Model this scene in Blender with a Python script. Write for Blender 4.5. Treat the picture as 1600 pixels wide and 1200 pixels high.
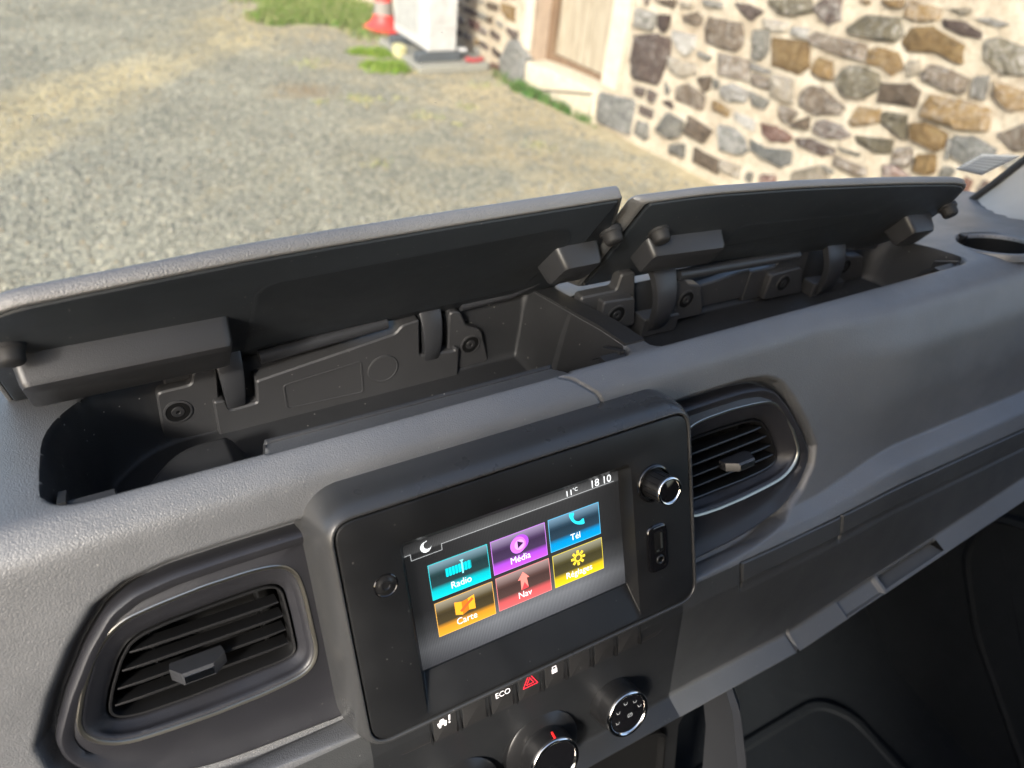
import bpy, math, random
import numpy as np
from mathutils import Vector, Matrix
R=math.radians
random.seed(7); rng=np.random.default_rng(7)
scene=bpy.context.scene
for o in list(bpy.data.objects): bpy.data.objects.remove(o)
COL=scene.collection

# ------------------------------------------------------------ camera
cd=bpy.data.cameras.new('camera'); cam=bpy.data.objects.new('camera',cd); COL.objects.link(cam)
cam.location=(-0.19457,-0.25488,0.38452)
cam.rotation_euler=(R(52.7553),R(-5.3618),R(-29.4856))
cd.sensor_width=36; cd.lens=1195.09/1600*36; cd.clip_start=.01; cd.clip_end=300
cd.dof.use_dof=True; cd.dof.focus_distance=.50; cd.dof.aperture_fstop=6.6
scene.camera=cam
# ------------------------------------------------------------ world, sun, exposure
SUN=Vector((-1,-.84,.82)).normalized()          # towards the sun: left of the van, a little behind
w=bpy.data.worlds.new('World'); scene.world=w; w.use_nodes=True
nt=w.node_tree; bg=nt.nodes['Background']
sky=nt.nodes.new('ShaderNodeTexSky'); sky.sky_type='NISHITA'; sky.sun_disc=False
sky.sun_elevation=math.asin(SUN.z); sky.sun_rotation=math.atan2(SUN.x,SUN.y)
sky.air_density=1.0; sky.dust_density=3.0; sky.ozone_density=1.0
nt.links.new(sky.outputs[0],bg.inputs[0]); bg.inputs[1].default_value=.15
sl=bpy.data.lights.new('sun','SUN'); sl.energy=2.2; sl.angle=R(7); sl.color=(1,.955,.88)
so=bpy.data.objects.new('sun',sl); COL.objects.link(so)
so.rotation_euler=SUN.to_track_quat('Z','Y').to_euler(); so.location=(-6,-2,6)
scene.view_settings.view_transform='Standard'; scene.view_settings.look='None'
scene.view_settings.gamma=1; scene.view_settings.use_curve_mapping=False
scene.view_settings.exposure=1.68
scene.render.engine='CYCLES'
scene.cycles.max_bounces=6; scene.cycles.transparent_max_bounces=12

# ------------------------------------------------------------ helpers
def tag(o,label=None,cat=None,group=None,kind=None):
    if label: o['label']=label
    if cat: o['category']=cat
    if group: o['group']=group
    if kind: o['kind']=kind
    return o
def empty(name,loc=(0,0,0),rz=0):
    o=bpy.data.objects.new(name,None); COL.objects.link(o); o.location=loc; o.rotation_euler=(0,0,rz)
    o.empty_display_size=.05; return o
def mesh(name,V,F,mat,parent=None,smooth=True,ang=None,midx=None):
    m=bpy.data.meshes.new(name)
    V=np.asarray(V,dtype=np.float64)
    m.from_pydata([tuple(v) for v in V] if len(V)<20000 else V.tolist(),[],[tuple(int(i) for i in f) for f in F])
    for mm in (mat if isinstance(mat,(list,tuple)) else [mat]): m.materials.append(mm)
    if midx is not None: m.polygons.foreach_set('material_index',np.asarray(midx,dtype=np.int32))
    m.update()
    if smooth:
        m.polygons.foreach_set('use_smooth',np.ones(len(m.polygons),dtype=bool))
        if ang: m.set_sharp_from_angle(angle=R(ang))
    o=bpy.data.objects.new(name,m); COL.objects.link(o)
    if parent: o.parent=parent
    return o
def fastmesh(name,V,F,mat,parent=None):          # F: (n,k) int array
    m=bpy.data.meshes.new(name); V=np.asarray(V,np.float32); F=np.asarray(F,np.int32); n,k=F.shape
    m.vertices.add(len(V)); m.vertices.foreach_set('co',V.ravel())
    m.loops.add(n*k); m.loops.foreach_set('vertex_index',F.ravel())
    m.polygons.add(n); m.polygons.foreach_set('loop_start',np.arange(0,n*k,k,dtype=np.int32))
    m.polygons.foreach_set('loop_total',np.full(n,k,np.int32))
    m.polygons.foreach_set('use_smooth',np.ones(n,dtype=bool))
    m.update(calc_edges=True); m.materials.append(mat)
    o=bpy.data.objects.new(name,m); COL.objects.link(o)
    if parent: o.parent=parent
    return o
class MB:
    def __init__(s): s.V=[];s.F=[]
    def add(s,V,F):
        b=len(s.V); s.V+= [tuple(float(c) for c in v) for v in V]; s.F+=[tuple(b+int(i) for i in f) for f in F]; return s
    def box(s,c,d,M=None,bev=0):
        x,y,z=[q/2 for q in d]
        if bev<=0:
            V=[(sx*x,sy*y,sz*z) for sx in(-1,1) for sy in(-1,1) for sz in(-1,1)]
            F=[(0,1,3,2),(4,6,7,5),(0,4,5,1),(2,3,7,6),(0,2,6,4),(1,5,7,3)]
        else:
            b=min(bev,x*.95,y*.95,z*.95); V=[];F=[];idx={}
            for sx in(-1,1):
                for sy in(-1,1):
                    for sz in(-1,1):
                        for k in range(3):
                            p=[sx*(x-b),sy*(y-b),sz*(z-b)]; p[k]=(sx*x,sy*y,sz*z)[k]
                            idx[(sx,sy,sz,k)]=len(V); V.append(tuple(p))
            for k in range(3):
                a,c2=[q for q in range(3) if q!=k]
                for sg in(-1,1):
                    q=[]
                    for (u,v) in((-1,-1),(1,-1),(1,1),(-1,1)):
                        t=[0,0,0];t[k]=sg;t[a]=u;t[c2]=v;q.append(idx[(*t,k)])
                    F.append(q if (sg>0)==(k!=1) else q[::-1])
            for k in range(3):
                a,c2=[q for q in range(3) if q!=k]
                for u in(-1,1):
                    for v in(-1,1):
                        t0=[0,0,0];t1=[0,0,0];t0[a]=t1[a]=u;t0[c2]=t1[c2]=v;t0[k]=-1;t1[k]=1
                        F.append((idx[(*t0,a)],idx[(*t1,a)],idx[(*t1,c2)],idx[(*t0,c2)]))
            for sx in(-1,1):
                for sy in(-1,1):
                    for sz in(-1,1): F.append(tuple(idx[(sx,sy,sz,k)] for k in range(3)))
        V=[Vector(v) for v in V]
        if M is not None: V=[M@v for v in V]
        c=Vector(c)
        return s.add([v+c for v in V],F)
    def tube(s,pts,r,n=10,cap=True):
        P=[Vector(p) for p in pts]; rr=r if isinstance(r,(list,tuple)) else [r]*len(P); rings=[]
        up=None
        for i,p in enumerate(P):
            t=(P[min(i+1,len(P)-1)]-P[max(i-1,0)]).normalized()
            if up is None: up=t.orthogonal().normalized()
            up=(up-t*up.dot(t)).normalized(); b=t.cross(up)
            rings.append([p+(up*math.cos(2*math.pi*k/n)+b*math.sin(2*math.pi*k/n))*rr[i] for k in range(n)])
        return s.loft(rings,cap,cap)
    def loft(s,rings,cap0=False,cap1=False,closed=True):
        n=len(rings[0]); b=len(s.V)
        for r in rings: s.V+=[tuple(float(c) for c in v) for v in r]
        for i in range(len(rings)-1):
            for k in range(n if closed else n-1):
                k2=(k+1)%n; s.F.append((b+i*n+k,b+i*n+k2,b+(i+1)*n+k2,b+(i+1)*n+k))
        if cap0: s.F.append(tuple(b+k for k in range(n))[::-1])
        if cap1: s.F.append(tuple(b+(len(rings)-1)*n+k for k in range(n)))
        return s
    def lathe(s,prof,M,n=40,cap=True):           # prof: (radius, height); M maps local xyz to world
        rings=[[M@Vector((r*math.cos(2*math.pi*k/n),r*math.sin(2*math.pi*k/n),h)) for k in range(n)] for r,h in prof]
        return s.loft(rings,cap,cap)
    def build(s,name,mat,parent=None,smooth=True,ang=35):
        o=mesh(name,s.V,s.F,mat,parent,smooth,ang)
        import bmesh
        bm=bmesh.new(); bm.from_mesh(o.data); bmesh.ops.recalc_face_normals(bm,faces=bm.faces); bm.to_mesh(o.data); bm.free()
        return o
def round_poly(pts,r,n=6):
    out=[];N=len(pts);rs=r if isinstance(r,(list,tuple)) else [r]*N
    for i in range(N):
        a=np.array(pts[i-1],float);b=np.array(pts[i],float);c=np.array(pts[(i+1)%N],float)
        u=(a-b);v=(c-b);lu=np.linalg.norm(u);lv=np.linalg.norm(v);u/=lu;v/=lv
        t=min(rs[i],lu*.48,lv*.48); p0=b+u*t;p1=b+v*t
        for k in range(n+1):
            q=k/n; out.append(tuple((1-q)**2*p0+2*q*(1-q)*b+q*q*p1))
    return out
def offset_poly(P,d):                             # + outward, for counter-clockwise or clockwise closed outline
    P=np.array(P,float); T=np.roll(P,-1,0)-np.roll(P,1,0); T/=np.linalg.norm(T,axis=1)[:,None]+1e-12
    area=np.sum(P[:,0]*np.roll(P[:,1],-1)-np.roll(P[:,0],-1)*P[:,1])
    Nn=np.stack([T[:,1],-T[:,0]],1)*(1 if area>0 else -1)
    return P+Nn*d
def polar(poly,c,N=112,sm=0):
    poly=np.array(poly,float);out=[]
    for k in range(N):
        a=2*math.pi*k/N; d=np.array((math.cos(a),math.sin(a))); best=0
        for i in range(len(poly)):
            p=poly[i]-c;q=poly[(i+1)%len(poly)]-c;e=q-p; den=d[0]*e[1]-d[1]*e[0]
            if abs(den)<1e-12: continue
            t=(p[0]*e[1]-p[1]*e[0])/den; s=(p[0]*d[1]-p[1]*d[0])/den
            if t>0 and -1e-9<=s<=1+1e-9: best=max(best,t)
        out.append(c+d*best)
    out=np.array(out)
    for _ in range(sm): out=out*.5+(np.roll(out,1,0)+np.roll(out,-1,0))*.25
    return out
def sd_poly(P,poly):                              # signed distance, negative inside
    poly=np.array(poly,float); d=np.full(len(P),1e9); ins=np.zeros(len(P),bool)
    for i in range(len(poly)):
        a=poly[i];b=poly[(i+1)%len(poly)];e=b-a;w_=P-a
        t=np.clip((w_@e)/(e@e),0,1); d=np.minimum(d,np.sum((w_-t[:,None]*e)**2,1))
        c=((a[1]<=P[:,1])!=(b[1]<=P[:,1]))
        xi=a[0]+(P[:,1]-a[1])/(b[1]-a[1]+1e-15)*e[0]
        ins^=(c&(P[:,0]<xi))
    d=np.sqrt(d); return np.where(ins,-d,d)
def sd_line(P,line):
    d=np.full(len(P),1e9)
    for a,b in zip(line[:-1],line[1:]):
        a=np.array(a,float);b=np.array(b,float);e=b-a;w_=P-a;t=np.clip((w_@e)/(e@e),0,1)
        d=np.minimum(d,np.sum((w_-t[:,None]*e)**2,1))
    return np.sqrt(d)
def sst(x,a,b):
    t=np.clip((x-a)/(b-a),0,1); return t*t*(3-2*t)

# ------------------------------------------------------------ materials
def nodes(name):
    m=bpy.data.materials.new(name); m.use_nodes=True; return m,m.node_tree,m.node_tree.nodes['Principled BSDF']
def lnk(t,a,b): t.links.new(a,b)
def N(t,ty,**kw):
    n=t.nodes.new(ty)
    for k,v in kw.items():
        if k.startswith('i_'): n.inputs[k[2:].replace('_',' ')].default_value=v
        else: setattr(n,k,v)
    return n
def ramp(t,stops,interp='LINEAR'):
    n=t.nodes.new('ShaderNodeValToRGB'); cr=n.color_ramp; cr.interpolation=interp
    while len(cr.elements)<len(stops): cr.elements.new(.5)
    for e,(p,c) in zip(cr.elements,stops): e.position=p; e.color=(*c,1) if len(c)==3 else c
    return n
def plastic(name,col,rough=.45,grain=0,gs=620,fine=.0,spec=.5,dust=0,coat=0):
    m,t,b=nodes(name); b.inputs['Roughness'].default_value=rough; b.inputs['Specular IOR Level'].default_value=spec
    tc=N(t,'ShaderNodeTexCoord'); nz=N(t,'ShaderNodeTexNoise'); nz.inputs['Scale'].default_value=14; nz.inputs['Detail'].default_value=6
    lnk(t,tc.outputs['Object'],nz.inputs['Vector'])
    r=ramp(t,[(.3,tuple(c*.88 for c in col)),(.7,tuple(c*1.1 for c in col))]); lnk(t,nz.outputs[0],r.inputs[0]); src=r.outputs[0]
    if dust:                                    # small specks and faint film of dust
        d1=N(t,'ShaderNodeTexVoronoi'); d1.inputs['Scale'].default_value=230; lnk(t,tc.outputs['Object'],d1.inputs['Vector'])
        d2=N(t,'ShaderNodeTexNoise'); d2.inputs['Scale'].default_value=37; d2.inputs['Detail'].default_value=3; lnk(t,tc.outputs['Object'],d2.inputs['Vector'])
        ma=N(t,'ShaderNodeMath',operation='LESS_THAN'); lnk(t,d1.outputs['Distance'],ma.inputs[0]); ma.inputs[1].default_value=.13
        sc=N(t,'ShaderNodeSeparateColor'); lnk(t,d1.outputs['Color'],sc.inputs[0])
        mb=N(t,'ShaderNodeMath',operation='GREATER_THAN'); lnk(t,sc.outputs[0],mb.inputs[0]); mb.inputs[1].default_value=.90
        mc=N(t,'ShaderNodeMath',operation='MULTIPLY'); lnk(t,ma.outputs[0],mc.inputs[0]); lnk(t,mb.outputs[0],mc.inputs[1])
        md=N(t,'ShaderNodeMath',operation='MULTIPLY'); lnk(t,mc.outputs[0],md.inputs[0]); md.inputs[1].default_value=dust
        mx=N(t,'ShaderNodeMix',data_type='RGBA'); lnk(t,md.outputs[0],mx.inputs[0]); lnk(t,src,mx.inputs[6]); mx.inputs[7].default_value=(.35,.34,.31,1)
        src=mx.outputs[2]
        rr=N(t,'ShaderNodeMapRange'); lnk(t,d2.outputs[0],rr.inputs[0]); rr.inputs[1].default_value=.3; rr.inputs[2].default_value=.7; rr.inputs[3].default_value=rough-.05; rr.inputs[4].default_value=rough+.08
        lnk(t,rr.outputs[0],b.inputs['Roughness'])
    lnk(t,src,b.inputs['Base Color'])
    if grain:
        v=N(t,'ShaderNodeTexVoronoi',feature='SMOOTH_F1'); v.inputs['Scale'].default_value=gs; v.inputs['Smoothness'].default_value=.35
        nn=N(t,'ShaderNodeTexNoise'); nn.inputs['Scale'].default_value=gs*.35; nn.inputs['Detail'].default_value=2
        vm=N(t,'ShaderNodeVectorMath',operation='SCALE'); lnk(t,nn.outputs['Color'],vm.inputs[0]); vm.inputs['Scale'].default_value=.0016
        va=N(t,'ShaderNodeVectorMath',operation='ADD'); lnk(t,tc.outputs['Object'],nn.inputs['Vector']); lnk(t,tc.outputs['Object'],va.inputs[0]); lnk(t,vm.outputs[0],va.inputs[1])
        lnk(t,va.outputs[0],v.inputs['Vector'])
        bp=N(t,'ShaderNodeBump',invert=True); bp.inputs['Strength'].default_value=grain; bp.inputs['Distance'].default_value=.0006
        lnk(t,v.outputs['Distance'],bp.inputs['Height']); lnk(t,bp.outputs[0],b.inputs['Normal'])
    elif fine:
        nn=N(t,'ShaderNodeTexNoise'); nn.inputs['Scale'].default_value=1500; nn.inputs['Detail'].default_value=2; lnk(t,tc.outputs['Object'],nn.inputs['Vector'])
        bp=N(t,'ShaderNodeBump'); bp.inputs['Strength'].default_value=fine; bp.inputs['Distance'].default_value=.0004
        lnk(t,nn.outputs[0],bp.inputs['Height']); lnk(t,bp.outputs[0],b.inputs['Normal'])
    if coat: b.inputs['Coat Weight'].default_value=coat; b.inputs['Coat Roughness'].default_value=.08
    return m
def metal(name,col,rough):
    m,t,b=nodes(name); b.inputs['Base Color'].default_value=(*col,1); b.inputs['Metallic'].default_value=1; b.inputs['Roughness'].default_value=rough; return m
def emit(name,col,s=1.0,base=(.01,.01,.01)):
    m,t,b=nodes(name); b.inputs['Base Color'].default_value=(*base,1); b.inputs['Roughness'].default_value=.25
    b.inputs['Emission Color'].default_value=(*col,1); b.inputs['Emission Strength'].default_value=s*LIT; m.cycles.emission_sampling='NONE'; return m
M={}
LIT=.64
M['pad']=plastic('grained_black_plastic',(0.0810,0.0830,0.0865),.42,grain=.36,gs=1250,dust=.2,spec=1.0)
M['lidskin']=plastic('grained_lid_skin',(0.1250,0.1230,0.1200),.42,grain=.45,gs=1050,spec=.9)
M['smooth']=plastic('smooth_black_plastic',(0.0465,0.0500,0.0594),.38,fine=.25,dust=.4)
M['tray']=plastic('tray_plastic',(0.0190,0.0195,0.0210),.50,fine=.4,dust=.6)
M['under']=plastic('lid_underside_plastic',(0.0220,0.0260,0.0310),.45,fine=.2,dust=.3)
M['block']=plastic('moulded_block_plastic',(0.0300,0.0310,0.0340),.38,fine=.25)
M['unit']=plastic('unit_matt_black',(0.0095,0.0098,0.0105),.40,fine=.15,dust=.12)
M['housing']=plastic('unit_housing_plastic',(0.0360,0.0365,0.0370),.30,fine=.15,dust=.12)
M['vent']=plastic('vent_surround_plastic',(0.0165,0.0165,0.0195),.42,fine=.3,dust=.1)
M['slat']=plastic('vent_slat_plastic',(0.0120,0.0120,0.0125),.30)
M['lowpad']=plastic('lower_dash_plastic',(0.0360,0.0375,0.0385),.42,grain=.22,gs=1100,dust=.2,spec=.7)
M['bracket']=plastic('bracket_plastic',(0.0380,0.0380,0.0395),.42,fine=.3,dust=.4)
M['ledge']=plastic('lit_ledge_plastic',(0.0750,0.0770,0.0780),.45,grain=.2,gs=1100,dust=.2)  # paler than the lower dash: light on the upward face put into the colour
M['climate']=plastic('climate_panel_plastic',(0.0150,0.0158,0.0170),.42,fine=.3,dust=.12)
M['dark']=plastic('recess_shade_black',(.004,.004,.004),.7,spec=.2)  # near-black stands in for the shade inside ducts, slots, holes and gaps
M['rubber']=plastic('black_rubber',(.015,.015,.016),.65)
M['gloss']=plastic('piano_black',(.006,.006,.007),.08,coat=.5)
M['switch']=plastic('switch_plastic',(0.0200,0.0195,0.0195),.40,fine=.2,dust=.1)
M['carpet']=plastic('floor_mat_rubber',(0.0045,0.0060,0.0075),.7,fine=.8,dust=.2,spec=.25)
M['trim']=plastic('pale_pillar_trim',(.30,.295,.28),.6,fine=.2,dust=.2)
M['liner']=plastic('headliner_fabric',(.42,.41,.39),.9)
M['chrome']=metal('chrome',(.80,.79,.77),.14)
M['satin']=metal('satin_trim',(.50,.48,.42),.32)
M['red']=emit('red_mark',(1,.02,.02),.55,(.5,.01,.01))
M['hazard']=emit('hazard_red',(1,.03,.06),1.0,(.5,.01,.01))
M['dimmark']=emit('dim_mark',(.7,.68,.66),.25,(.4,.4,.4))
M['mark']=emit('white_mark',(.9,.8,.82),.45,(.7,.7,.7))
# ------------------------------------------------------------ the dashboard
AT=R(22.9326); UP=np.array([0,math.sin(AT),math.cos(AT)]); NR=np.array([0,-math.cos(AT),math.sin(AT)])
def sp(x,s,d): return np.array([x,0,0])+UP*s+NR*d          # a frame parallel to the tilted centre of the dash
SM=Matrix(((1,0,0),(0,UP[1],UP[2]),(0,NR[1],NR[2]))).transposed()   # local x, s, d -> world
def spm(x,s,d): return Matrix.Translation(Vector(sp(x,s,d)))@SM.to_4x4()
XM=.0085
CUP=(.581,.0885)
dash=empty('dashboard',(0,.1,-.2)); tag(dash,'dark grey van dashboard with two open storage lids and round-cornered air vents','dashboard')
DOFF=np.array([0,.1,-.2])
class PB(MB):                                     # builds into the dashboard's frame
    def build(s,name,mat,parent=None,**k):
        o=MB.build(s,name,mat,parent or dash,**k); 
        root=o
        while root.parent: root=root.parent
        if root is dash: 
            o.data.transform(Matrix.Translation(-Vector(DOFF)))
        return o

LIPX=[-.5,.2,.278,.458,.585,.8]; LIPZ=[-.187,-.187,-.187,-.146,-.118,-.075]
ventR_O=[(.11,.0615),(.1845,.0622),(.2124,.0617),(.2327,.0588),(.2461,.0521),(.2599,.0359),(.2743,.0131),(.2850,-.009),(.283,-.0224),(.2717,-.0389),(.2491,-.0541),(.2162,-.0614),(.195,-.0635),(.11,-.068)]
ventL_O=[(2*XM-x,s) for x,s in ventR_O]
def build_shell():
    xs=np.arange(-.42,.7701,.0013); nx=len(xs)
    Lr=[(.50,-.03),(.30,.040),(.215,.060),(.110,.0825),(.068,.0885),(.052,.078),(.0425,.054),(.019,-.006),(-.0035,-.0575),(-.0150,-.0655),(-.0215,-.0735),(-.0290,-.0925),(-.044,0),(-.063,0),(.03,0)]
    Rr=[(.50,-.03),(.30,.040),(.215,.060),(.110,.0825),(.068,.0885),(.0445,.0830),(.0255,.0520),(.0125,0.004),(.0035,-.041),(-.0145,-.0475),(-.0235,-.064),(-.0290,-.086),(-.044,0),(-.063,0),(.03,0)]
    Lr=np.array(Lr);Rr=np.array(Rr); nr=len(Lr)
    k=sst(xs,.275,.40)[:,None,None]
    rows=Lr[None]*(1-k)+Rr[None]*k                # nx,nr,2
    lz=np.interp(xs,LIPX,LIPZ); 
    for _ in range(12): lz[1:-1]=(lz[:-2]+2*lz[1:-1]+lz[2:])/4
    rows[:,12,1]=lz; rows[:,13,1]=lz-.006; rows[:,14,1]=lz-.03
    # resample rows finely (same parameters for every x), soften the corners
    seg=[10,45,60,40,18,22,34,34,22,20,34,44,18,10]; nv=sum(seg)+1
    vpar=np.concatenate([np.linspace(i,i+1,n,endpoint=False) for i,n in enumerate(seg)]+[[len(seg)]])
    i0=np.minimum(vpar.astype(int),nr-2); f=vpar-i0
    Pyz=rows[:,i0]*(1-f)[None,:,None]+rows[:,i0+1]*f[None,:,None]
    wide=np.interp(vpar,[0,3,3.6,6.8,7.3,7.7,8.3,8.7,9.6,10.3,11.4,11.8,13.6,14],[0,0,.8,.8,.5,.10,.10,.35,.3,.2,.2,.08,.08,0])
    for it in range(34):
        q=Pyz.copy(); q[:,1:-1]=(Pyz[:,:-2]+2*Pyz[:,1:-1]+Pyz[:,2:])/4
        a=(wide*34>it)[None,:,None]; Pyz=np.where(a,q,Pyz)
    X=np.repeat(xs[:,None],nv,1); Y=Pyz[...,0].copy(); Z=Pyz[...,1].copy(); VV=np.repeat(vpar[None],nx,0)
    # normals of the plain surface
    P=np.stack([X,Y,Z],-1); du=np.gradient(P,axis=0); dv=np.gradient(P,axis=1); nn=np.cross(du,dv); nn/=np.linalg.norm(nn,axis=-1)[...,None]
    if nn[nx//2,int(np.argmin(abs(vpar-7)))]@NR<0: nn=-nn
    flat=P.reshape(-1,3); fv=VV.ravel(); fx=flat[:,0]; disp=np.zeros(len(flat))
    front=(fv>4.6)
    xsn=np.stack([fx,flat@UP],1)
    for poly in (ventR_O,ventL_O):
        sd=np.where(front,sd_poly(xsn,poly),1)
        disp-= .015*(1-sst(sd,.000,.009))
    # panel joints in (x, row) space, widths in metres
    def groove(line,wd,dep,scale=.02):
        L2=[(a,b*scale) for a,b in line]; d=sd_line(np.stack([fx,fv*scale],1),L2)
        return -dep*(1-sst(d,wd*.4,wd))
    disp+=groove([(.196,11.0),(.196,10.05),(.31,10.0)],.0015,.0030)
    disp+=groove([(.31,10.0),(.79,10.0)],.0015,.0030)
    disp+=groove([(.312,10.0),(.312,11.0)],.0016,.0035)
    disp+=groove([(.196,11.0),(.312,11.0)],.0020,.0010)
    disp+=groove([(.312,11.0),(.79,11.0)],.0020,.0012)
    disp+=groove([(.272,12.0),(.272,13.2)],.0015,.004)
    disp+=groove([(.056,4.02),(.064,4.25),(.078,5.0),(.086,5.8)],.0014,.0018,.022)
    # handle slot and small square in the lip
    def rect(x0,x1,v0,v1,dep,ew=.002,ev=.12):
        return -dep*sst(fx,x0-ew,x0)*(1-sst(fx,x1,x1+ew))*sst(fv,v0-ev,v0)*(1-sst(fv,v1,v1+ev))
    disp+=rect(.384,.455,12.16,12.66,.038,.002,.06)
    disp+=rect(.334,.376,12.1,12.85,.0035)
    flat=flat+nn.reshape(-1,3)*disp[:,None]
    # storage trays: pressed down in z
    top=(fv<4.35)&(fv>.9); xy=flat[:,:2]
    t1=round_poly([(-.244,.0715),(.119,.0715),(.119,.212),(-.19,.212),(-.240,.165)],[.02,.008,.008,.05,.05],6)
    def D1(q):
        sh_=sd_poly(q,[(-.138,.04),(.068,.04),(.064,.089),(-.132,.089)]); return np.maximum(sd_poly(q,t1),-sh_),sh_
    def C1(q): return .001-.005*(1-sst(q[:,1],.074,.084))*(1-sst(q[:,0],.10,.12)*0)
    t2=round_poly([(.139,.0715),(.516,.0715),(.506,.170),(.139,.180)],[.008,.02,.03,.008],6)
    def C2(q): return .001-.005*(1-sst(q[:,1],.074,.084))
    def snap(fd,fc_):
        near=np.where(top)[0]; q=flat[near,:2].copy(); e=1e-4
        v=fd(q)-fc_(q); sel=np.abs(v)<.0009; near=near[sel]; q=q[sel]; v=v[sel]
        gx=((fd(q+[e,0])-fc_(q+[e,0]))-v)/e; gy=((fd(q+[0,e])-fc_(q+[0,e]))-v)/e; g2=np.maximum(gx*gx+gy*gy,.2)
        mv=np.stack([-v*gx/g2,-v*gy/g2],1); mv=np.clip(mv,-.0007,.0007); flat[near,:2]+=mv
    snap(lambda q:D1(q)[0],C1); snap(lambda q:sd_poly(q,t2),C2)
    xy=flat[:,:2]; fx2=flat[:,0]
    d1,sh=D1(xy); d2=sd_poly(xy,t2)
    m1=d1-C1(xy); m2=d2-C2(xy)
    wl=np.interp(fx,[-.24,-.205],[.026,.009])      # the left end slopes gently
    fl1=.004+.030*(1-sst(sd_poly(xy,round_poly([(-.216,.05),(-.132,.05),(-.132,.168),(-.178,.168),(-.216,.125)],[.01,.006,.004,.04,.04],6)),-.014,.004))
    s1=1-sst(d1,-np.where(flat[:,1]>.15,np.maximum(wl,.014),wl),.0015); s2=1-sst(d2,-np.where((flat[:,1]>.14)|(fx>.47),.012,.009),.0015)
    z=flat[:,2].copy(); z=np.where(top,z+(fl1-z)*s1,z); z=np.where(top,z+(.029-z)*s2,z); 
    z=np.where(top&(sh<0)&(flat[:,1]>.068),np.minimum(z,.0880-(flat[:,1]-.0685)*.45-.0012*sst(flat[:,1],.0685,.070)),z)
    flat[:,2]=z
    idx=np.arange(nx*nv).reshape(nx,nv); F=np.stack([idx[:-1,:-1],idx[1:,:-1],idx[1:,1:],idx[:-1,1:]],-1).reshape(-1,4)
    fc=F[:,0]
    tf=top[F].all(1); in1=tf&(m1[F].mean(1)<0); in2=tf&(m2[F].mean(1)<0)
    clim=(fv[fc]>9.0)&(fv[fc]<14)&(fx[fc]>-.115)&(fx[fc]<.135); low=(fv[fc]>10.0)&~clim; slot=low&(disp[fc]<-.004)&(fx[fc]>.37); ledge=low&~slot&(fv[fc]>11.95)&(fv[fc]<13.3); low&=~(slot|ledge)
    def emitpart(name,mask,mat):
        FF=F[mask]; u,inv=np.unique(FF,return_inverse=True)
        return fastmesh(name,flat[u]-DOFF,inv.reshape(FF.shape),mat,dash)
    cut=np.zeros(len(F),bool)
    for poly in (ventR_O,ventL_O): cut|=front[fc]&(sd_poly(xsn[fc],poly)<-.004)
    cut|=top[fc]&(np.hypot(fx[fc]-CUP[0],flat[fc,1]-CUP[1])<.0380)
    cut|=flat[fc,1]>.44-.2*(fx[fc]/.75)**2+.004
    clim&=~cut; low&=~cut; slot&=~cut; ledge&=~cut
    emitpart('upper_pad',~(in1|in2|clim|cut|low|slot|ledge),M['pad'])
    emitpart('lower_panel',low,M['lowpad']); emitpart('lower_ledge',ledge,M['ledge']); emitpart('handle_recess',slot,M['dark'])  # slot faces split off so their shade is painted near-black
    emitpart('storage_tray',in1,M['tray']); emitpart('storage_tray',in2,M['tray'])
    emitpart('climate_panel',clim,M['climate'])
build_shell()

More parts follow.
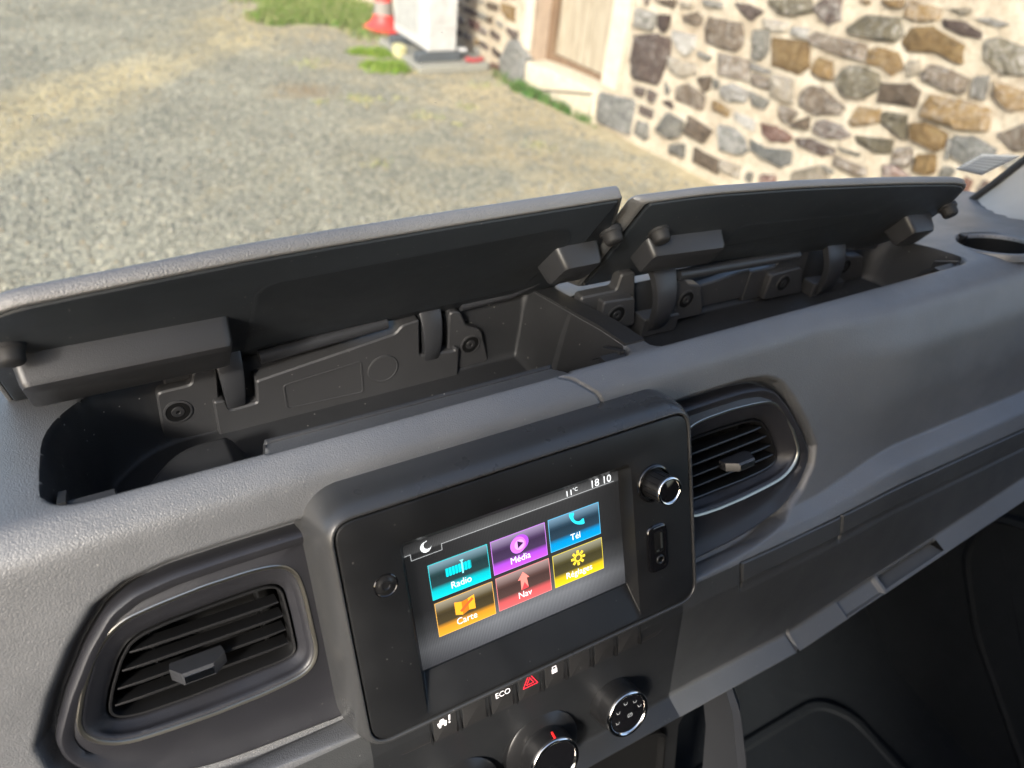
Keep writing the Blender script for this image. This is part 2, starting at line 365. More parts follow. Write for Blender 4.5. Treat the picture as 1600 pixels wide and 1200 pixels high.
# ---------- air vents
def vent(mir):
    f=(lambda x:2*XM-x) if not mir else (lambda x:x)
    Cl=[(-.2554,-.0045),(-.2489,.013),(-.2401,.0291),(-.2323,.0385),(-.2221,.0441),(-.2067,.0461),(-.1825,.0478),(-.1574,.0475),(-.1446,.046),(-.1384,.0432),(-.1337,.0359),(-.1323,.0213),(-.1321,.0035),(-.1319,-.0146),(-.1349,-.0233),(-.1423,-.0282),(-.1663,-.0298),(-.1927,-.0295),(-.2174,-.0278),(-.2338,-.0261),(-.2425,-.0234),(-.2503,-.0179),(-.2549,-.0116)]
    Vl=[(-.2432,-.0087),(-.2387,.0029),(-.2311,.0176),(-.2245,.0258),(-.2167,.0291),(-.2031,.0307),(-.1779,.0315),(-.1515,.0316),(-.145,.0301),(-.1411,.0251),(-.1404,.007),(-.1405,-.0162),(-.1427,-.0202),(-.1509,-.0215),(-.1758,-.0214),(-.2022,-.0215),(-.2268,-.0203),(-.2383,-.0178),(-.2426,-.0137)]
    # one design, mirrored; drawn for the left vent
    c=np.array((-.190,.003)); O=polar(ventL_O,c,160,3); Cc=polar(Cl,c,160,4); Vv=polar(Vl,c,160,3)
    def ring(P,d): return [sp(x if mir else 2*XM-x,s,d) for x,s in P]
    v=PB()
    of=offset_poly
    v.loft([ring(of(O,-.0004),-.040),ring(of(O,-.0004),-.0235),ring(of(O,-.0012),-.0200),ring(of(O,-.0030),-.0185),ring(of(O,-.0055),-.0190),ring(of(O,-.0085),-.0212),ring(O*.5+Cc*.5,-.0222),ring(of(Cc,.0030),-.0215),ring(of(Cc,.0017),-.0208),ring(of(Cc,-.0017),-.0208),ring(of(Cc,-.0032),-.0222),ring(Cc*.55+Vv*.45,-.0240),ring(of(Vv,.0035),-.0272),ring(of(Vv,.0008),-.0295),ring(Vv,-.0325)])
    vo=v.build('air_vent',M['vent'],ang=50)
    w_=PB(); w_.loft([ring(of(Vv,.0001),-.0322),ring(of(Vv,-.0001),-.075)],False,True); w_.build('duct',M['dark'],vo)
    r=PB(); r.loft([ring(of(Cc,.0012),-.0212),ring(of(Cc,.0011),-.0201),ring(of(Cc,.0007),-.0197),ring(of(Cc,-.0008),-.0200),ring(of(Cc,-.0012),-.0206),ring(of(Cc,-.0013),-.0214)])
    r.build('trim_ring',M['satin'],vo)
    g=PB(); g.loft([ring(of(Vv,-.0010),-.042),ring(of(Vv,-.0010),-.0305),ring(of(Vv,-.0015),-.0298),ring(of(Vv,-.0024),-.0301),ring(of(Vv,-.0027),-.0320),ring(of(Vv,-.0027),-.046)])
    g.build('inner_frame',M['slat'],vo)
    ends=[((-.2249,.0188),(-.1458,.0172)),((-.2306,.0097),(-.1448,.0078)),((-.2351,.0002),(-.1452,-.0015)),((-.2384,-.0088),(-.1455,-.0109))]
    X=lambda x: x if mir else 2*XM-x
    for i,((x0,s0),(x1,s1)) in enumerate(ends):
        q=PB(); rings=[]
        for k,t in enumerate(np.linspace(0,1,9)):
            x=x0+(x1-x0)*t; s=s0+(s1-s0)*t; th=.0010 if 0<k<8 else .0006
            dd=-.0302 if 0<k<8 else -.0312
            rings.append([sp(X(x),s+th,dd-.0003),sp(X(x),s+th*.3,dd),sp(X(x),s-th*.6,dd-.0002),sp(X(x),s-th-.0012,dd-.013),sp(X(x),s+th-.0012,dd-.013)])
        q.loft(rings,True,True).build('slat',M['slat'],vo,ang=40)
    for xx in (-.2145,-.1545):
        q=PB(); rings=[[sp(X(xx)+a,s,d) for a,d in((-.0005,-.047),(.0005,-.047),(.0007,-.066),(-.0007,-.066))] for s in(-.0200,.0295)]
        q.loft(rings,True,True).build('vertical_fin',M['slat'],vo,smooth=False)
    t=PB(); ol=[(-.2082,.0085),(-.2035,.0040),(-.1872,.0030),(-.1800,.0070),(-.1812,.0102),(-.2060,.0112)]
    top=lambda P,s:[sp(X(a),s+b2,-.0332+e) for a,b2,e in P]
    A=[(-.209,0,.006),(-.2035,0,.0155),(-.1872,-.0003,.0155),(-.1800,-.0003,.008),(-.1810,-.0003,0),(-.2085,0,0)]
    t.loft([top(A,-.0034),top(A,.0020),top([(a*.995-.00095,b,e*.95) for a,b,e in A],.0032)],True,True).build('slider_tab',M['block'],vo,ang=40)
    t=PB(); t.loft([[sp(X(-.2028),-.0026,q),sp(X(-.1878),-.0028,q),sp(X(-.1878),.0014,q),sp(X(-.2028),.0016,q)] for q in(-.0178,-.0170)],True,True).build('tab_edge',M['chrome'],vo,smooth=False)
    return vo
vent(True)['label']='air vent left of the screen'; vent(False)['label']='air vent right of the screen, partly behind it'

# ---------- storage lids
def lid(outline,A,ax,e,blocks,bumps,hinges,label,panel,tk=1.0,ext=0):
    A=np.array(A,float);ax=np.array(ax,float);ax/=np.linalg.norm(ax);e=np.array(e,float);e/=np.linalg.norm(e)
    nl=np.cross(ax,e); nl=nl if nl[1]<0 else -nl
    P=lambda x,s,t: A+ax*x+e*s+nl*t
    Q=np.array(outline); 
    ring=lambda off,t:[P(x,s,t) for x,s in offset_poly(Q,off)]
    Qm=Q[:,0].min()
    def cring(off,t): return [P(x-ext*max(0,1-(x-Qm)/.03)*min(1,-t/.004),s,t) for x,s in offset_poly(Q,off)]
    u=PB(); u.loft([ring(-.0030,-.004),ring(-.0030,-.0006),ring(-.0036,.0002),ring(-.0044,.0005)],False,True)
    lo=u.build('storage_lid',M['under'],ang=30); lo['label']=label
    c=PB(); c.loft([cring(-.0034,-.004),cring(-.0022,-.0010),cring(-.0006,-.0008),cring(.0003,-.0016),cring(.0005,-.0080*tk),cring(-.0002,-.0098*tk),cring(-.0030,-.0112*tk),cring(-.012,-.0122*tk)],False,True)
    c.build('lid_cover',M['lidskin'],lo,ang=60)
    # raised stiffening panel on the underside
    pr=lambda off,t:[P(x,s,t) for x,s in offset_poly(np.array(panel),off)]
    p=PB(); p.loft([pr(0,-.001),pr(-.0002,.0002),pr(-.002,.0008),pr(-.004,.0009)],False,True); p.build('inner_panel',M['under'],lo,ang=40)
    Mx=Matrix((ax,e,nl)).transposed()
    def T(x,s,t): return Matrix.Translation(Vector(P(x,s,t)))@Mx.to_4x4()
    for (x0,x1,s0,s1,h,sk) in blocks:
        b=PB(); rg=[]
        for t,ins in((-.001,0),(h*.8,.0015),(h*.95,.0025),(h,.006)):
            k=t/h
            rg.append([P(x,s,t) for x,s in round_poly([(x0+ins-sk*k,s0+ins),(x1-ins,s0+ins),(x1-ins,s1-ins*1.4),(x0+ins-sk*k,s1-ins*1.4)],.005,4)])
        b.loft(rg,False,True).build('latch_block',M['block'],lo,ang=45)
    for (x,s) in bumps:
        b=PB(); b.lathe([(.0085,-.001),(.0085,.0025),(.0072,.0035),(.0068,.0085),(.0058,.0100),(.003,.0105)],T(x,s,0),20).build('rubber_bumper',M['rubber'],lo,ang=50)
    return lo,P
A1=(0,.23,.03)
o1=round_poly([(-.2585,.026),(-.2580,.100),(-.2550,.165),(-.2360,.1830),(-.12,.1955),(.0,.1985),(.1150,.1990),(.1345,.1580),(.1500,.105),(.1500,.060),(.137,.020),(.112,.036),(.045,.034),(.0,.042),(-.10,.027)],[.01,.03,.02,.02,.03,.03,.0025,.02,.02,.02,.01,.01,.01,.02,.02],5)
p1=round_poly([(-.118,.044),(-.118,.150),(-.110,.163),(.085,.172),(.105,.150),(.105,.055)],[.004,.01,.01,.02,.02,.004],4)
lid1,_=lid(o1,A1,(1,0,0),(0,-.613,.79),[(-.2445,-.130,.075,.122,.0190,0),(.0955,.134,.098,.1345,.0175,-.002)],[(-.2415,.136),(.1355,.148)],None,'open lid of the left storage tray',p1,1.0)
ax2=np.array([.9943,-.1065,0]); A2=(.13,.215,.03)
o2=round_poly([(.0275,.046),(.0275,.110),(.0265,.1735),(.0732,.1770),(.1638,.1735),(.2739,.1640),(.352,.1545),(.375,.1480),(.3930,.108),(.388,.056),(.355,.042),(.290,.052),(.112,.056)],[.006,.02,.006,.02,.03,.03,.02,.012,.02,.02,.02,.02,.02],5)
p2=round_poly([(.140,.088),(.140,.128),(.300,.122),(.310,.105),(.305,.085)],[.004,.01,.01,.01,.004],4)
lid2,_=lid(o2,A2,ax2,(-.058,-.5415,.8387),[(.0525,.125,.090,.1225,.0155,-.001),(.342,.376,.074,.1055,.0175,-.002)],[(.058,.132),(.386,.113)],None,'open lid of the right storage tray',p2,.72,.011)

def hinge(x,y0,z0,w,parent,pts=None):
    # swan-neck arm from the lid down into its slot
    pts=pts or [(.034,.036),(.022,.037),(.012,.034),(.004,.028),(-.002,.018),(-.0045,.008),(-.005,-.002),(-.0035,-.012),(.003,-.020)]
    th=.0065; rings=[]
    for i,(dy,dz) in enumerate(pts):
        a=np.array(pts[max(i-1,0)]);b=np.array(pts[min(i+1,len(pts)-1)]);t=(b-a)/np.linalg.norm(b-a);n=np.array((-t[1],t[0]))
        for_=[]
        for sx,sn in((-1,-1),(-.8,-1.25),(.8,-1.25),(1,-1),(1,1),(-1,1)):
            q=np.array((dy,dz))+n*sn*th/2; for_.append((x+sx*w/2*(1.12-.07*i),y0+q[0],z0+q[1]))
        rings.append(for_)
    h=PB(); h.loft(rings,True,True)
    o=h.build('hinge_arm',M['block'],parent,ang=40)
    return o
for x in (-.128,.024): hinge(x,.2005,.040,.020,lid1)
P2=[(.016,.052),(.008,.049),(.002,.042),(-.0035,.032),(-.006,.022),(-.006,.012),(-.004,.002),(.001,-.006)]
hinge(.2130,.1520,.0440,.023,lid2,P2); hinge(.4220,.1500,.0360,.025,lid2,P2)

# ---------- hinge brackets against the front wall of the trays
def plate(out,y,th,name='hinge_bracket',mat='bracket',holes=(),rad=.003,yaw=0,parent=None):
    b=PB(); Q=np.array(round_poly(out,rad,3))
    f=lambda off,yy:[(x,yy+(x-Q[0,0])*yaw,z) for x,z in offset_poly(Q,off)]
    b.loft([f(0,y+th),f(0,y+.0012),f(-.0012,y)],True,True)
    o=b.build(name,M[mat],parent,ang=35)
    for (x,z,r) in holes:
        yy=y+(x-Q[0,0])*yaw
        h=PB(); T=Matrix.Translation((x,yy,z))@Matrix.Rotation(R(90),4,'X')
        h.lathe([(r*1.16,-.0004),(r*1.16,.0009),(r*1.0,.0012),(r*.98,-.0003)],T,28,False); h.build('screw_boss',M['bracket'],o,ang=50)
        h=PB(); h.lathe([(r,.0006),(r*.6,.0005)],T,24).build('screw_recess',M['dark'],o)
        h=PB(); h.lathe([(r*.55,.0004),(r*.5,.0012),(r*.2,.0014),(r*.15,.0004)],T,16).build('screw_head',M['rubber'],o)
    return o
ba=plate([(-.1428,.0025),(.0485,.0025),(.0485,.030),(.0445,.0315),(.0440,.029),(.0135,.0325),(.0125,.0660),(-.0020,.0640),(-.0075,.0580),(-.1125,.0435),(-.1135,.0245),(-.1330,.0235),(-.1350,.0330),(-.1428,.0340)],.1940,.016,rad=.0022)
plate([(-.1790,.004),(-.1400,.004),(-.1360,.060),(-.1520,.060),(-.1535,.0495),(-.1765,.0490)],.1985,.010,'screw_plate','bracket',[(-.1660,.0300,.0082)],.004,parent=ba)
plate([(-.1720,.02),(-.150,.02),(-.150,.0560),(-.1700,.0550)],.2060,.008,'rear_rib','bracket',(),.004,parent=ba)
plate([(.046,.006),(.080,.006),(.0700,.0400),(.0560,.0470),(.0500,.0620),(.040,.0640),(.040,.030)],.1985,.010,'screw_plate','bracket',[(.0605,.0285,.0078)],.004,parent=ba)
# embossed outline and disc
b=PB(); Q=np.array(round_poly([(-.093,.0125),(-.034,.0105),(-.0350,.0400),(-.094,.0345)],.003,4))
b.loft([[(x,yy,z) for x,z in offset_poly(Q,o_)] for o_,yy in((.0008,.1942),(.0005,.1934),(-.0005,.1934),(-.0008,.1942))]).build('embossed_frame',M['bracket'],ba)
b=PB(); T=Matrix.Translation((-.0175,.1940,.0285))@Matrix.Rotation(R(90),4,'X'); b.lathe([(.0125,-.001),(.0125,.0006),(.0117,.0010),(.0110,.0006),(.0108,.0007),(.001,.0007)],T,36).build('embossed_disc',M['bracket'],ba,ang=25)
yw=-.02
bb=plate([(.140,.036),(.196,.036),(.196,.062),(.190,.090),(.176,.090),(.174,.0755),(.140,.0755)],.1640,.010,yaw=yw)
plate([(.157,.042),(.195,.042),(.189,.070),(.157,.072)],.1560,.009,'screw_plate','bracket',[(.1725,.0570,.0080)],.003,yw,bb)
plate([(.1995,.0300),(.2385,.0300),(.2385,.0470),(.1995,.0490)],.1500,.014,'slot_block','bracket',(),.002,yw,bb)
plate([(.2350,.0345),(.2740,.0345),(.2620,.0670),(.2480,.0700),(.2400,.0780),(.2300,.0780),(.2320,.0480)],.1560,.010,'screw_plate','bracket',[(.2480,.0555,.0078)],.004,yw,bb)
plate([(.2650,.036),(.3320,.036),(.3300,.0660),(.3160,.0660),(.2900,.0620),(.2660,.0600)],.1640,.008,'rib_panel','bracket',(),.005,yw,bb)
bc=plate([(.3280,.032),(.4050,.032),(.4000,.080),(.3640,.080),(.3600,.0640),(.3280,.0640)],.1620,.010,yaw=yw)
plate([(.3490,.033),(.4030,.031),(.3880,.0620),(.3500,.0600)],.1550,.008,'screw_plate','bracket',[(.3690,.0480,.0076)],.004,yw,bc)
plate([(.4070,.0230),(.4540,.0210),(.4520,.0390),(.4070,.0430)],.1470,.014,'slot_block','bracket',(),.002,yw,bc)
plate([(.4380,.030),(.4930,.029),(.4800,.0570),(.4600,.0590),(.4420,.0660)],.1560,.010,'screw_plate','bracket',[(.4560,.0490,.0074)],.004,yw,bc)
# long rods of the hinges lying in the gap below the lids
for pts in ([(-.107,.200,.0590),(-.012,.200,.0660)],[(.052,.205,.064),(.098,.205,.066),(.118,.198,.078)],[(.2330,.1580,.0815),(.3780,.1570,.0755)],[(.4560,.157,.0720),(.4900,.156,.0680)]):
    PB().tube(pts,.0050,12).build('hinge_rod',M['block'])
# bright edge of the tray wall below the rods
# divider between the trays
d=PB(); d.loft([[(x0,y,z0) for x0 in(.1205,.1375) for z0 in((.000,top_) if x0<.13 else (top_,.000))] for y,top_ in((.082,.0885),(.115,.0840),(.160,.0740),(.212,.0625))],True,True)
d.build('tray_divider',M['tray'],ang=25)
# latch catches by the rim
def catch(x,y,z,w,mir=1):
    b=PB()
    sl=lambda x0,x1,y0,y1,za,zb:b.loft([[(x0,yy,z-.03),(x1,yy,z-.03),(x1,yy,zz),(x0,yy,zz)] for yy,zz in((y0,z+za),((y0+y1)/2,z+(za+zb)/2),(y1,z+zb))],True,True)
    L=x-w/2*mir; Rr_=x+w/2*mir
    sl(min(L,L+.004*mir),max(L,L+.004*mir),y,y+.020,.004,-.006)       # tall cheek
    sl(x-w/2,x+w/2,y-.003,y+.004,.0005,.0005)
    sl(min(Rr_,Rr_-.003*mir),max(Rr_,Rr_-.003*mir),y+.003,y+.016,.000,-.012)
    o=b.build('latch_catch',M['tray'],ang=25); PB().box((x,y+.010,z-.012),(w-.008,.012,.002)).build('catch_floor',M['dark'],o); return o
catch(-.224,.0740,.0840,.026); catch(.106,.0750,.0850,.018,-1); catch(.484,.0750,.0850,.030,-1)
# cup holder ring in the right end of the dash top
cu=PB(); T=Matrix.Translation((CUP[0],CUP[1],.0852))@Matrix.Rotation(R(-13),4,'X')
cu.lathe([(.0405,-.006),(.0405,.0002),(.0398,.0012),(.0385,.0017),(.0367,.0012),(.0358,.0000),(.0354,-.003)],T,56,False)
co=cu.build('cup_holder',M['pad'],ang=60)
PB().lathe([(.0357,-.001),(.0350,-.030),(.0335,-.034)],T,40,False).build('cup_wall',M['dark'],co)
PB().lathe([(.0345,-.0325),(.0335,-.0330),(.001,-.0332)],T,40).build('cup_floor',M['dark'],co)
PB().box((.579,.1215,.076),(.006,.008,.010),bev=.001).build('cup_clip',M['slat'],co)

# ---------- switch row, climate controls
sw0=[-.0755,-.0545,-.0331,-.0122,.0092,.0291,.0510,.0719,.0941]
FR=PB(); Q=np.array(round_poly([(-.110,-.082),(.128,-.085),(.124,-.100),(.112,-.1085),(-.098,-.1065),(-.110,-.098)],[.002,.004,.012,.014,.012,.004],5))
FR.loft([[sp(x,s,d) for x,s in offset_poly(Q,o_)] for o_,d in((0,-.035),(0,-.0125),(-.0008,-.0115),(-.0016,-.0112))],False,True)
row=FR.build('switch_row',M['switch'],ang=40)
def label_mesh(txt,size,align='CENTER'):
    cu=bpy.data.curves.new('t','FONT'); cu.body=txt; cu.size=size; cu.align_x=align; cu.align_y='CENTER'; cu.resolution_u=3
    o=bpy.data.objects.new('t',cu); COL.objects.link(o)
    dg=bpy.context.evaluated_depsgraph_get(); m=bpy.data.meshes.new_from_object(o.evaluated_get(dg)); bpy.data.objects.remove(o); return m
def text(name,txt,size,Mw,mat,parent,align='CENTER',shear=0,sx=1):
    m=label_mesh(txt,size,align); m.transform(Matrix.Diagonal((sx,1,1,1))); m.transform(Mw)
    root=parent
    while root.parent: root=root.parent
    if root is dash: m.transform(Matrix.Translation(-Vector(DOFF)))
    m.materials.clear(); m.materials.append(mat); o=bpy.data.objects.new(name,m); COL.objects.link(o); o.parent=parent; return o
sws=[]
for i in range(8):
    x0,x1=sw0[i]+.0016,sw0[i+1]-.0016; b=PB()
    Q=np.array(round_poly([(x0,-.1070),(x1,-.1070),(x1,-.0850),(x0,-.0850)],.0012,3))
    b.loft([[sp(x,s,d-(.0016 if s<-.0985 else 0)) for x,s in offset_poly(Q,o_)] for o_,d in((0,-.016),(0,-.0094),(-.0006,-.0086),(-.0014,-.0083))],False,True)
    o=b.build('switch',M['switch'],row,ang=30); sws.append(o)
for x_ in sw0:
    b=PB(); b.loft([[sp(x_+a,s,d_) for a,d_ in((-.0006,-.0112),(-.0004,-.0090),(.0004,-.0090),(.0006,-.0112))] for s in(-.1068,-.0852)],True,True).build('separator',M['slat'],row,smooth=False)
def flat(name,polys,d,mat,parent,cls=PB):
    b=cls()
    for P in polys:
        k=len(b.V); b.V+=[tuple(sp(x,s,d)) for x,s in P]; b.F.append(tuple(range(k,k+len(P))))
    return b.build(name,mat,parent,smooth=False)
def stroke(pts,wd,closed=False):
    out=[];n=len(pts)
    for i in range(n if closed else n-1):
        a=np.array(pts[i],float);b=np.array(pts[(i+1)%n],float);t=(b-a)/np.linalg.norm(b-a);q=np.array((-t[1],t[0]))*wd/2;a=a-t*wd*.3;b=b+t*wd*.3
        out.append([tuple(a-q),tuple(b-q),tuple(b+q),tuple(a+q)])
    return out
def disc(c,r,n=16,a0=0,a1=360,ry=None):
    return [(c[0]+r*math.cos(R(a0+(a1-a0)*k/n)),c[1]+(ry or r)*math.sin(R(a0+(a1-a0)*k/n))) for k in range(n if a1-a0>=360 else n+1)]
dS=-.0080
cx=[(sw0[i]+sw0[i+1])/2 for i in range(8)]; cy=-.0925
# vehicle with exclamation mark
c0=(cx[0]-.0015,cy); flat('car_symbol',[[(c0[0]-.0042,c0[1]-.0016),(c0[0]+.0022,c0[1]-.0016),(c0[0]+.0022,c0[1]+.0006),(c0[0]-.0042,c0[1]+.0006)],[(c0[0]-.0030,c0[1]+.0007),(c0[0]+.0010,c0[1]+.0007),(c0[0]+.0002,c0[1]+.0026),(c0[0]-.0022,c0[1]+.0026)],disc((c0[0]-.0028,c0[1]-.0024),.0009,10),disc((c0[0]+.0010,c0[1]-.0024),.0009,10),[(c0[0]+.0036,c0[1]-.0006),(c0[0]+.0046,c0[1]-.0006),(c0[0]+.0052,c0[1]+.0034),(c0[0]+.0040,c0[1]+.0036)],disc((c0[0]+.0040,c0[1]-.0019),.0007,8)],dS,M['mark'],row)
text('eco_lettering','ECO',.0058,spm(cx[2],cy+.0004,dS),M['mark'],row)
c3=(cx[3],cy-.0004); tri=lambda r:[(c3[0]+r*math.cos(R(a)),c3[1]+r*math.sin(R(a))) for a in(90,210,330)]
flat('hazard_symbol',stroke(tri(.0066),.00055,True)+stroke(tri(.0032),.00045,True),dS,M['hazard'],row)
c4=(cx[4]-.001,cy); flat('padlock_symbol',[[(c4[0]-.0022,c4[1]-.0026),(c4[0]+.0022,c4[1]-.0026),(c4[0]+.0022,c4[1]+.0008),(c4[0]-.0022,c4[1]+.0008)]]+stroke([(c4[0]-.0014,c4[1]+.0008),(c4[0]-.0014,c4[1]+.0026),(c4[0]+.0014,c4[1]+.0026),(c4[0]+.0014,c4[1]+.0008)],.0006),dS,M['mark'],row)

def knob(x,s,d0,tilt,ring_r,skirt,h,marks,ptr):
    T=spm(x,s,d0)@Matrix.Rotation(tilt,4,'X')
    k=PB(); prof=[]
    if skirt: prof+=[(skirt,-.004),(skirt,.0015),(skirt-.0012,.0025),(ring_r+.004,.004),(ring_r+.0025,.0048)]
    prof+=[(ring_r+.0014,.005 if skirt else -.004)]
    n=14
    for i in range(n):                                   # knurled body
        z=.006+(h-.008)*i/(n-1); prof+=[(ring_r+.0012-(.00035 if i%2 else 0)-.001*i/n,z)]
    prof+=[(ring_r-.0006,h-.001)]
    k.lathe(prof,T,56); o=k.build('control_knob',M['slat'],ang=50)
    r=PB(); r.lathe([(ring_r-.0002,h-.0022),(ring_r+.0005,h-.0008),(ring_r+.0001,h+.0005),(ring_r-.0010,h+.0011),(ring_r-.0022,h+.0007),(ring_r-.0028,h-.0006)],T,56,False); r.build('chrome_ring',M['chrome'],o,ang=70)
    f=PB(); f.lathe([(ring_r-.0024,h-.0008),(ring_r*.6,h-.0003),(.0005,h-.0001)],T,48); f.build('knob_face',M['gloss'],o)
    b=PB(); a=R(ptr)
    Tp=T@Matrix.Rotation(a,4,'Z'); b.box((0,0,0),(.0080,.0016,.0010),bev=.0003)
    b.V=[tuple((Tp@Matrix.Translation((ring_r+.0003,0,h-.0028)))@Matrix.Rotation(R(68),4,'Y')@Vector(v)) for v in b.V]
    b.build('pointer_mark',M['red'],o,smooth=False)
    for (ang,rad,kind) in marks:
        c=(rad*math.cos(R(ang)),rad*math.sin(R(ang))); q=PB()
        S=stroke([(c[0]-.0014,c[1]+.0010),(c[0]-.0008,c[1]-.0008),(c[0]+.0010,c[1]-.0008),(c[0]+.0016,c[1]+.0006)],.00028) if kind else stroke([(c[0]-.0018,c[1]-.0012),(c[0]+.0018,c[1]-.0012),(c[0]+.0018,c[1]+.0012),(c[0]-.0018,c[1]+.0012)],.00028,True)+stroke([(c[0]-.0008,c[1]-.0006),(c[0]+.0008,c[1]+.0006)],.00028)
        for P_ in S:
            kk=len(q.V); q.V+=[tuple(T@Vector((x_,y_,h+.0003))) for x_,y_ in P_]; q.F.append(tuple(range(kk,kk+4)))
        q.build('airflow_symbol',M['dimmark'],o,smooth=False)
    return o
knob(.0725,-.1535,-.0205,R(0),.0180,0,.0190,[(100,.0105,1),(52,.0105,1),(148,.0105,1),(14,.0108,1),(196,.0105,1),(-40,.0018,0)],-8)['label']='airflow knob with a chrome ring, further right'
k1=knob(.0080,-.1630,-.0210,R(0),.0195,.0300,.0190,[],82); k1['label']='blower knob with a red pointer on a wide skirt'
knob(-.0580,-.1690,-.0215,R(0),.0195,.0300,.0190,[],60)['label']='knob at the lower picture edge'

# ------------------------------------------------------------ multimedia unit
unit=empty('multimedia_unit',(0,.05,-.05)); tag(unit,'black multimedia unit with a lit colour touchscreen in the middle of the dashboard','multimedia unit')
UOFF=Vector((0,.05,-.05))
class UB(MB):
    def build(s,name,mat,parent=None,**k):
        o=MB.build(s,name,mat,parent or unit,**k); o.data.transform(Matrix.Translation(-UOFF)); return o
def rrect(x0,x1,s0,s1,r,n=8): return np.array(round_poly([(x0,s0),(x1,s0),(x1,s1),(x0,s1)],r,n))
F0=rrect(-.1171,.1292,-.0696,.0743,.013)
def fr(off,d,arch=0):
    out=[]
    for x,s in offset_poly(F0,off):
        k=max(0,1-((x-.006)/.125)**2)*arch if s>.05 else 0
        out.append(sp(x,s+k,d))
    return out
h=UB(); h.loft([fr(.0110,-.060,.006),fr(.0106,-.030,.006),fr(.0096,-.016,.006),fr(.0080,-.004,.0045),fr(.0062,.0040,.0028),fr(.0044,.0085,.0010),fr(.0022,.0114),fr(.0010,.0121),fr(.0002,.0118),fr(-.0002,.0105),fr(-.0004,.006)])
h.build('housing',M['housing'],ang=60)
fp=UB(); a=rrect(-.0815,.0800,-.0640,.0500,.004); b_=rrect(-.0772,.0772,-.0432,.0432,.0015)
def rr(P,d): return [sp(x,s,d) for x,s in P]
F1=lambda o_:offset_poly(F0,o_)
mid=rrect(-.0840,.0825,-.0665,.0525,.006)
fp.loft([rr(F1(-.0008),.006),rr(F1(-.0010),.0108),rr(F1(-.0016),.0116),rr(F1(-.0026),.0118),rr(mid,.0117),rr(a,.0110),rr(b_,.0016),rr(b_,-.004)])
fp.build('face_plate',M['unit'],ang=28)
# display
def screen_mat():
    m,t,b=nodes('lit_display'); b.inputs['Roughness'].default_value=.22; b.inputs['Base Color'].default_value=(.006,.006,.007,1)
    tc=N(t,'ShaderNodeTexCoord'); sx=N(t,'ShaderNodeSeparateXYZ'); lnk(t,tc.outputs['Generated'],sx.inputs[0])
    r=ramp(t,[(0,(.035,.036,.040)),(.16,(.085,.087,.092)),(.30,(.035,.036,.037)),(.45,(.014,.014,.014)),(.82,(.014,.014,.014)),(.905,(.016,.016,.016)),(.915,(.05,.05,.05)),(1,(.018,.018,.018))])
    lnk(t,sx.outputs[2],r.inputs[0])
    w1=N(t,'ShaderNodeTexWave',wave_type='BANDS',bands_direction='X'); w1.inputs['Scale'].default_value=46; lnk(t,tc.outputs['Generated'],w1.inputs['Vector'])
    mp=N(t,'ShaderNodeMapping'); mp.inputs['Rotation'].default_value=(0,R(4),0); 
    mr=N(t,'ShaderNodeMapRange'); lnk(t,w1.outputs['Fac'],mr.inputs[0]); mr.inputs[3].default_value=.72; mr.inputs[4].default_value=1.2
    g=ramp(t,[(0,(.35,.35,.35)),(.35,(1,1,1)),(.75,(1,1,1)),(1,(.45,.45,.45))]); lnk(t,sx.outputs[0],g.inputs[0])
    mm=N(t,'ShaderNodeMix',data_type='RGBA',blend_type='MULTIPLY'); mm.inputs[0].default_value=1; lnk(t,r.outputs[0],mm.inputs[6]); lnk(t,g.outputs[0],mm.inputs[7])
    vm=N(t,'ShaderNodeVectorMath',operation='SCALE'); lnk(t,mm.outputs[2],vm.inputs[0]); lnk(t,mr.outputs[0],vm.inputs['Scale'])
    lnk(t,vm.outputs[0],b.inputs['Emission Color']); b.inputs['Emission Strength'].default_value=1.6*LIT; m.cycles.emission_sampling='NONE'
    return m
ds=UB(); ds.loft([rr(rrect(-.0771,.0771,-.0431,.0431,.001,2),-.002),rr(rrect(-.0771,.0771,-.0431,.0431,.001,2),.0002)],True,True)
disp=ds.build('display',screen_mat(),ang=30)
def tile_mat(name,edge,darkc,lo,hi):
    m,t,b=nodes(name); b.inputs['Roughness'].default_value=.22; b.inputs['Base Color'].default_value=(.006,.006,.007,1)
    tc=N(t,'ShaderNodeTexCoord'); sx=N(t,'ShaderNodeSeparateXYZ'); lnk(t,tc.outputs['Generated'],sx.inputs[0])
    r=ramp(t,[(0,lo),(.22,tuple(c*.75 for c in lo)),(.36,darkc),(.62,tuple(c*.7 for c in darkc)),(.70,tuple(c*1.1 for c in darkc)),(.97,hi),(1,hi)]); lnk(t,sx.outputs[2],r.inputs[0])
    lnk(t,r.outputs[0],b.inputs['Emission Color']); b.inputs['Emission Strength'].default_value=1.0*LIT; m.cycles.emission_sampling='NONE'; return m
E_=lambda n,c,s=1:emit(n,c,s,(.006,.006,.006))
tiles=[('radio',-.0637,-.0243,.0011,.0246,(.02,.55,.60),(.012,.035,.038),(.0,.50,.55),(.13,.21,.25),'Radio'),
 ('media',-.0217,.0174,.0018,.0249,(.55,.20,.75),(.045,.025,.065),(.42,.07,.66),(.22,.17,.27),'Média'),
 ('telephone',.0202,.0594,.0022,.0253,(.10,.45,.70),(.015,.035,.055),(.0,.26,.58),(.11,.19,.26),'Tél'),
 ('map',-.0632,-.0240,-.0247,-.0017,(.80,.42,.08),(.050,.036,.014),(.72,.30,.02),(.24,.21,.15),'Carte'),
 ('navigation',-.0213,.0178,-.0243,-.0010,(.75,.22,.22),(.065,.035,.030),(.60,.10,.10),(.25,.18,.17),'Nav'),
 ('settings',.0208,.0597,-.0243,-.0010,(.75,.58,.05),(.050,.043,.016),(.70,.50,.01),(.21,.20,.14),'Réglages')]
W_=E_('screen_white',(.85,.87,.87),1.0)
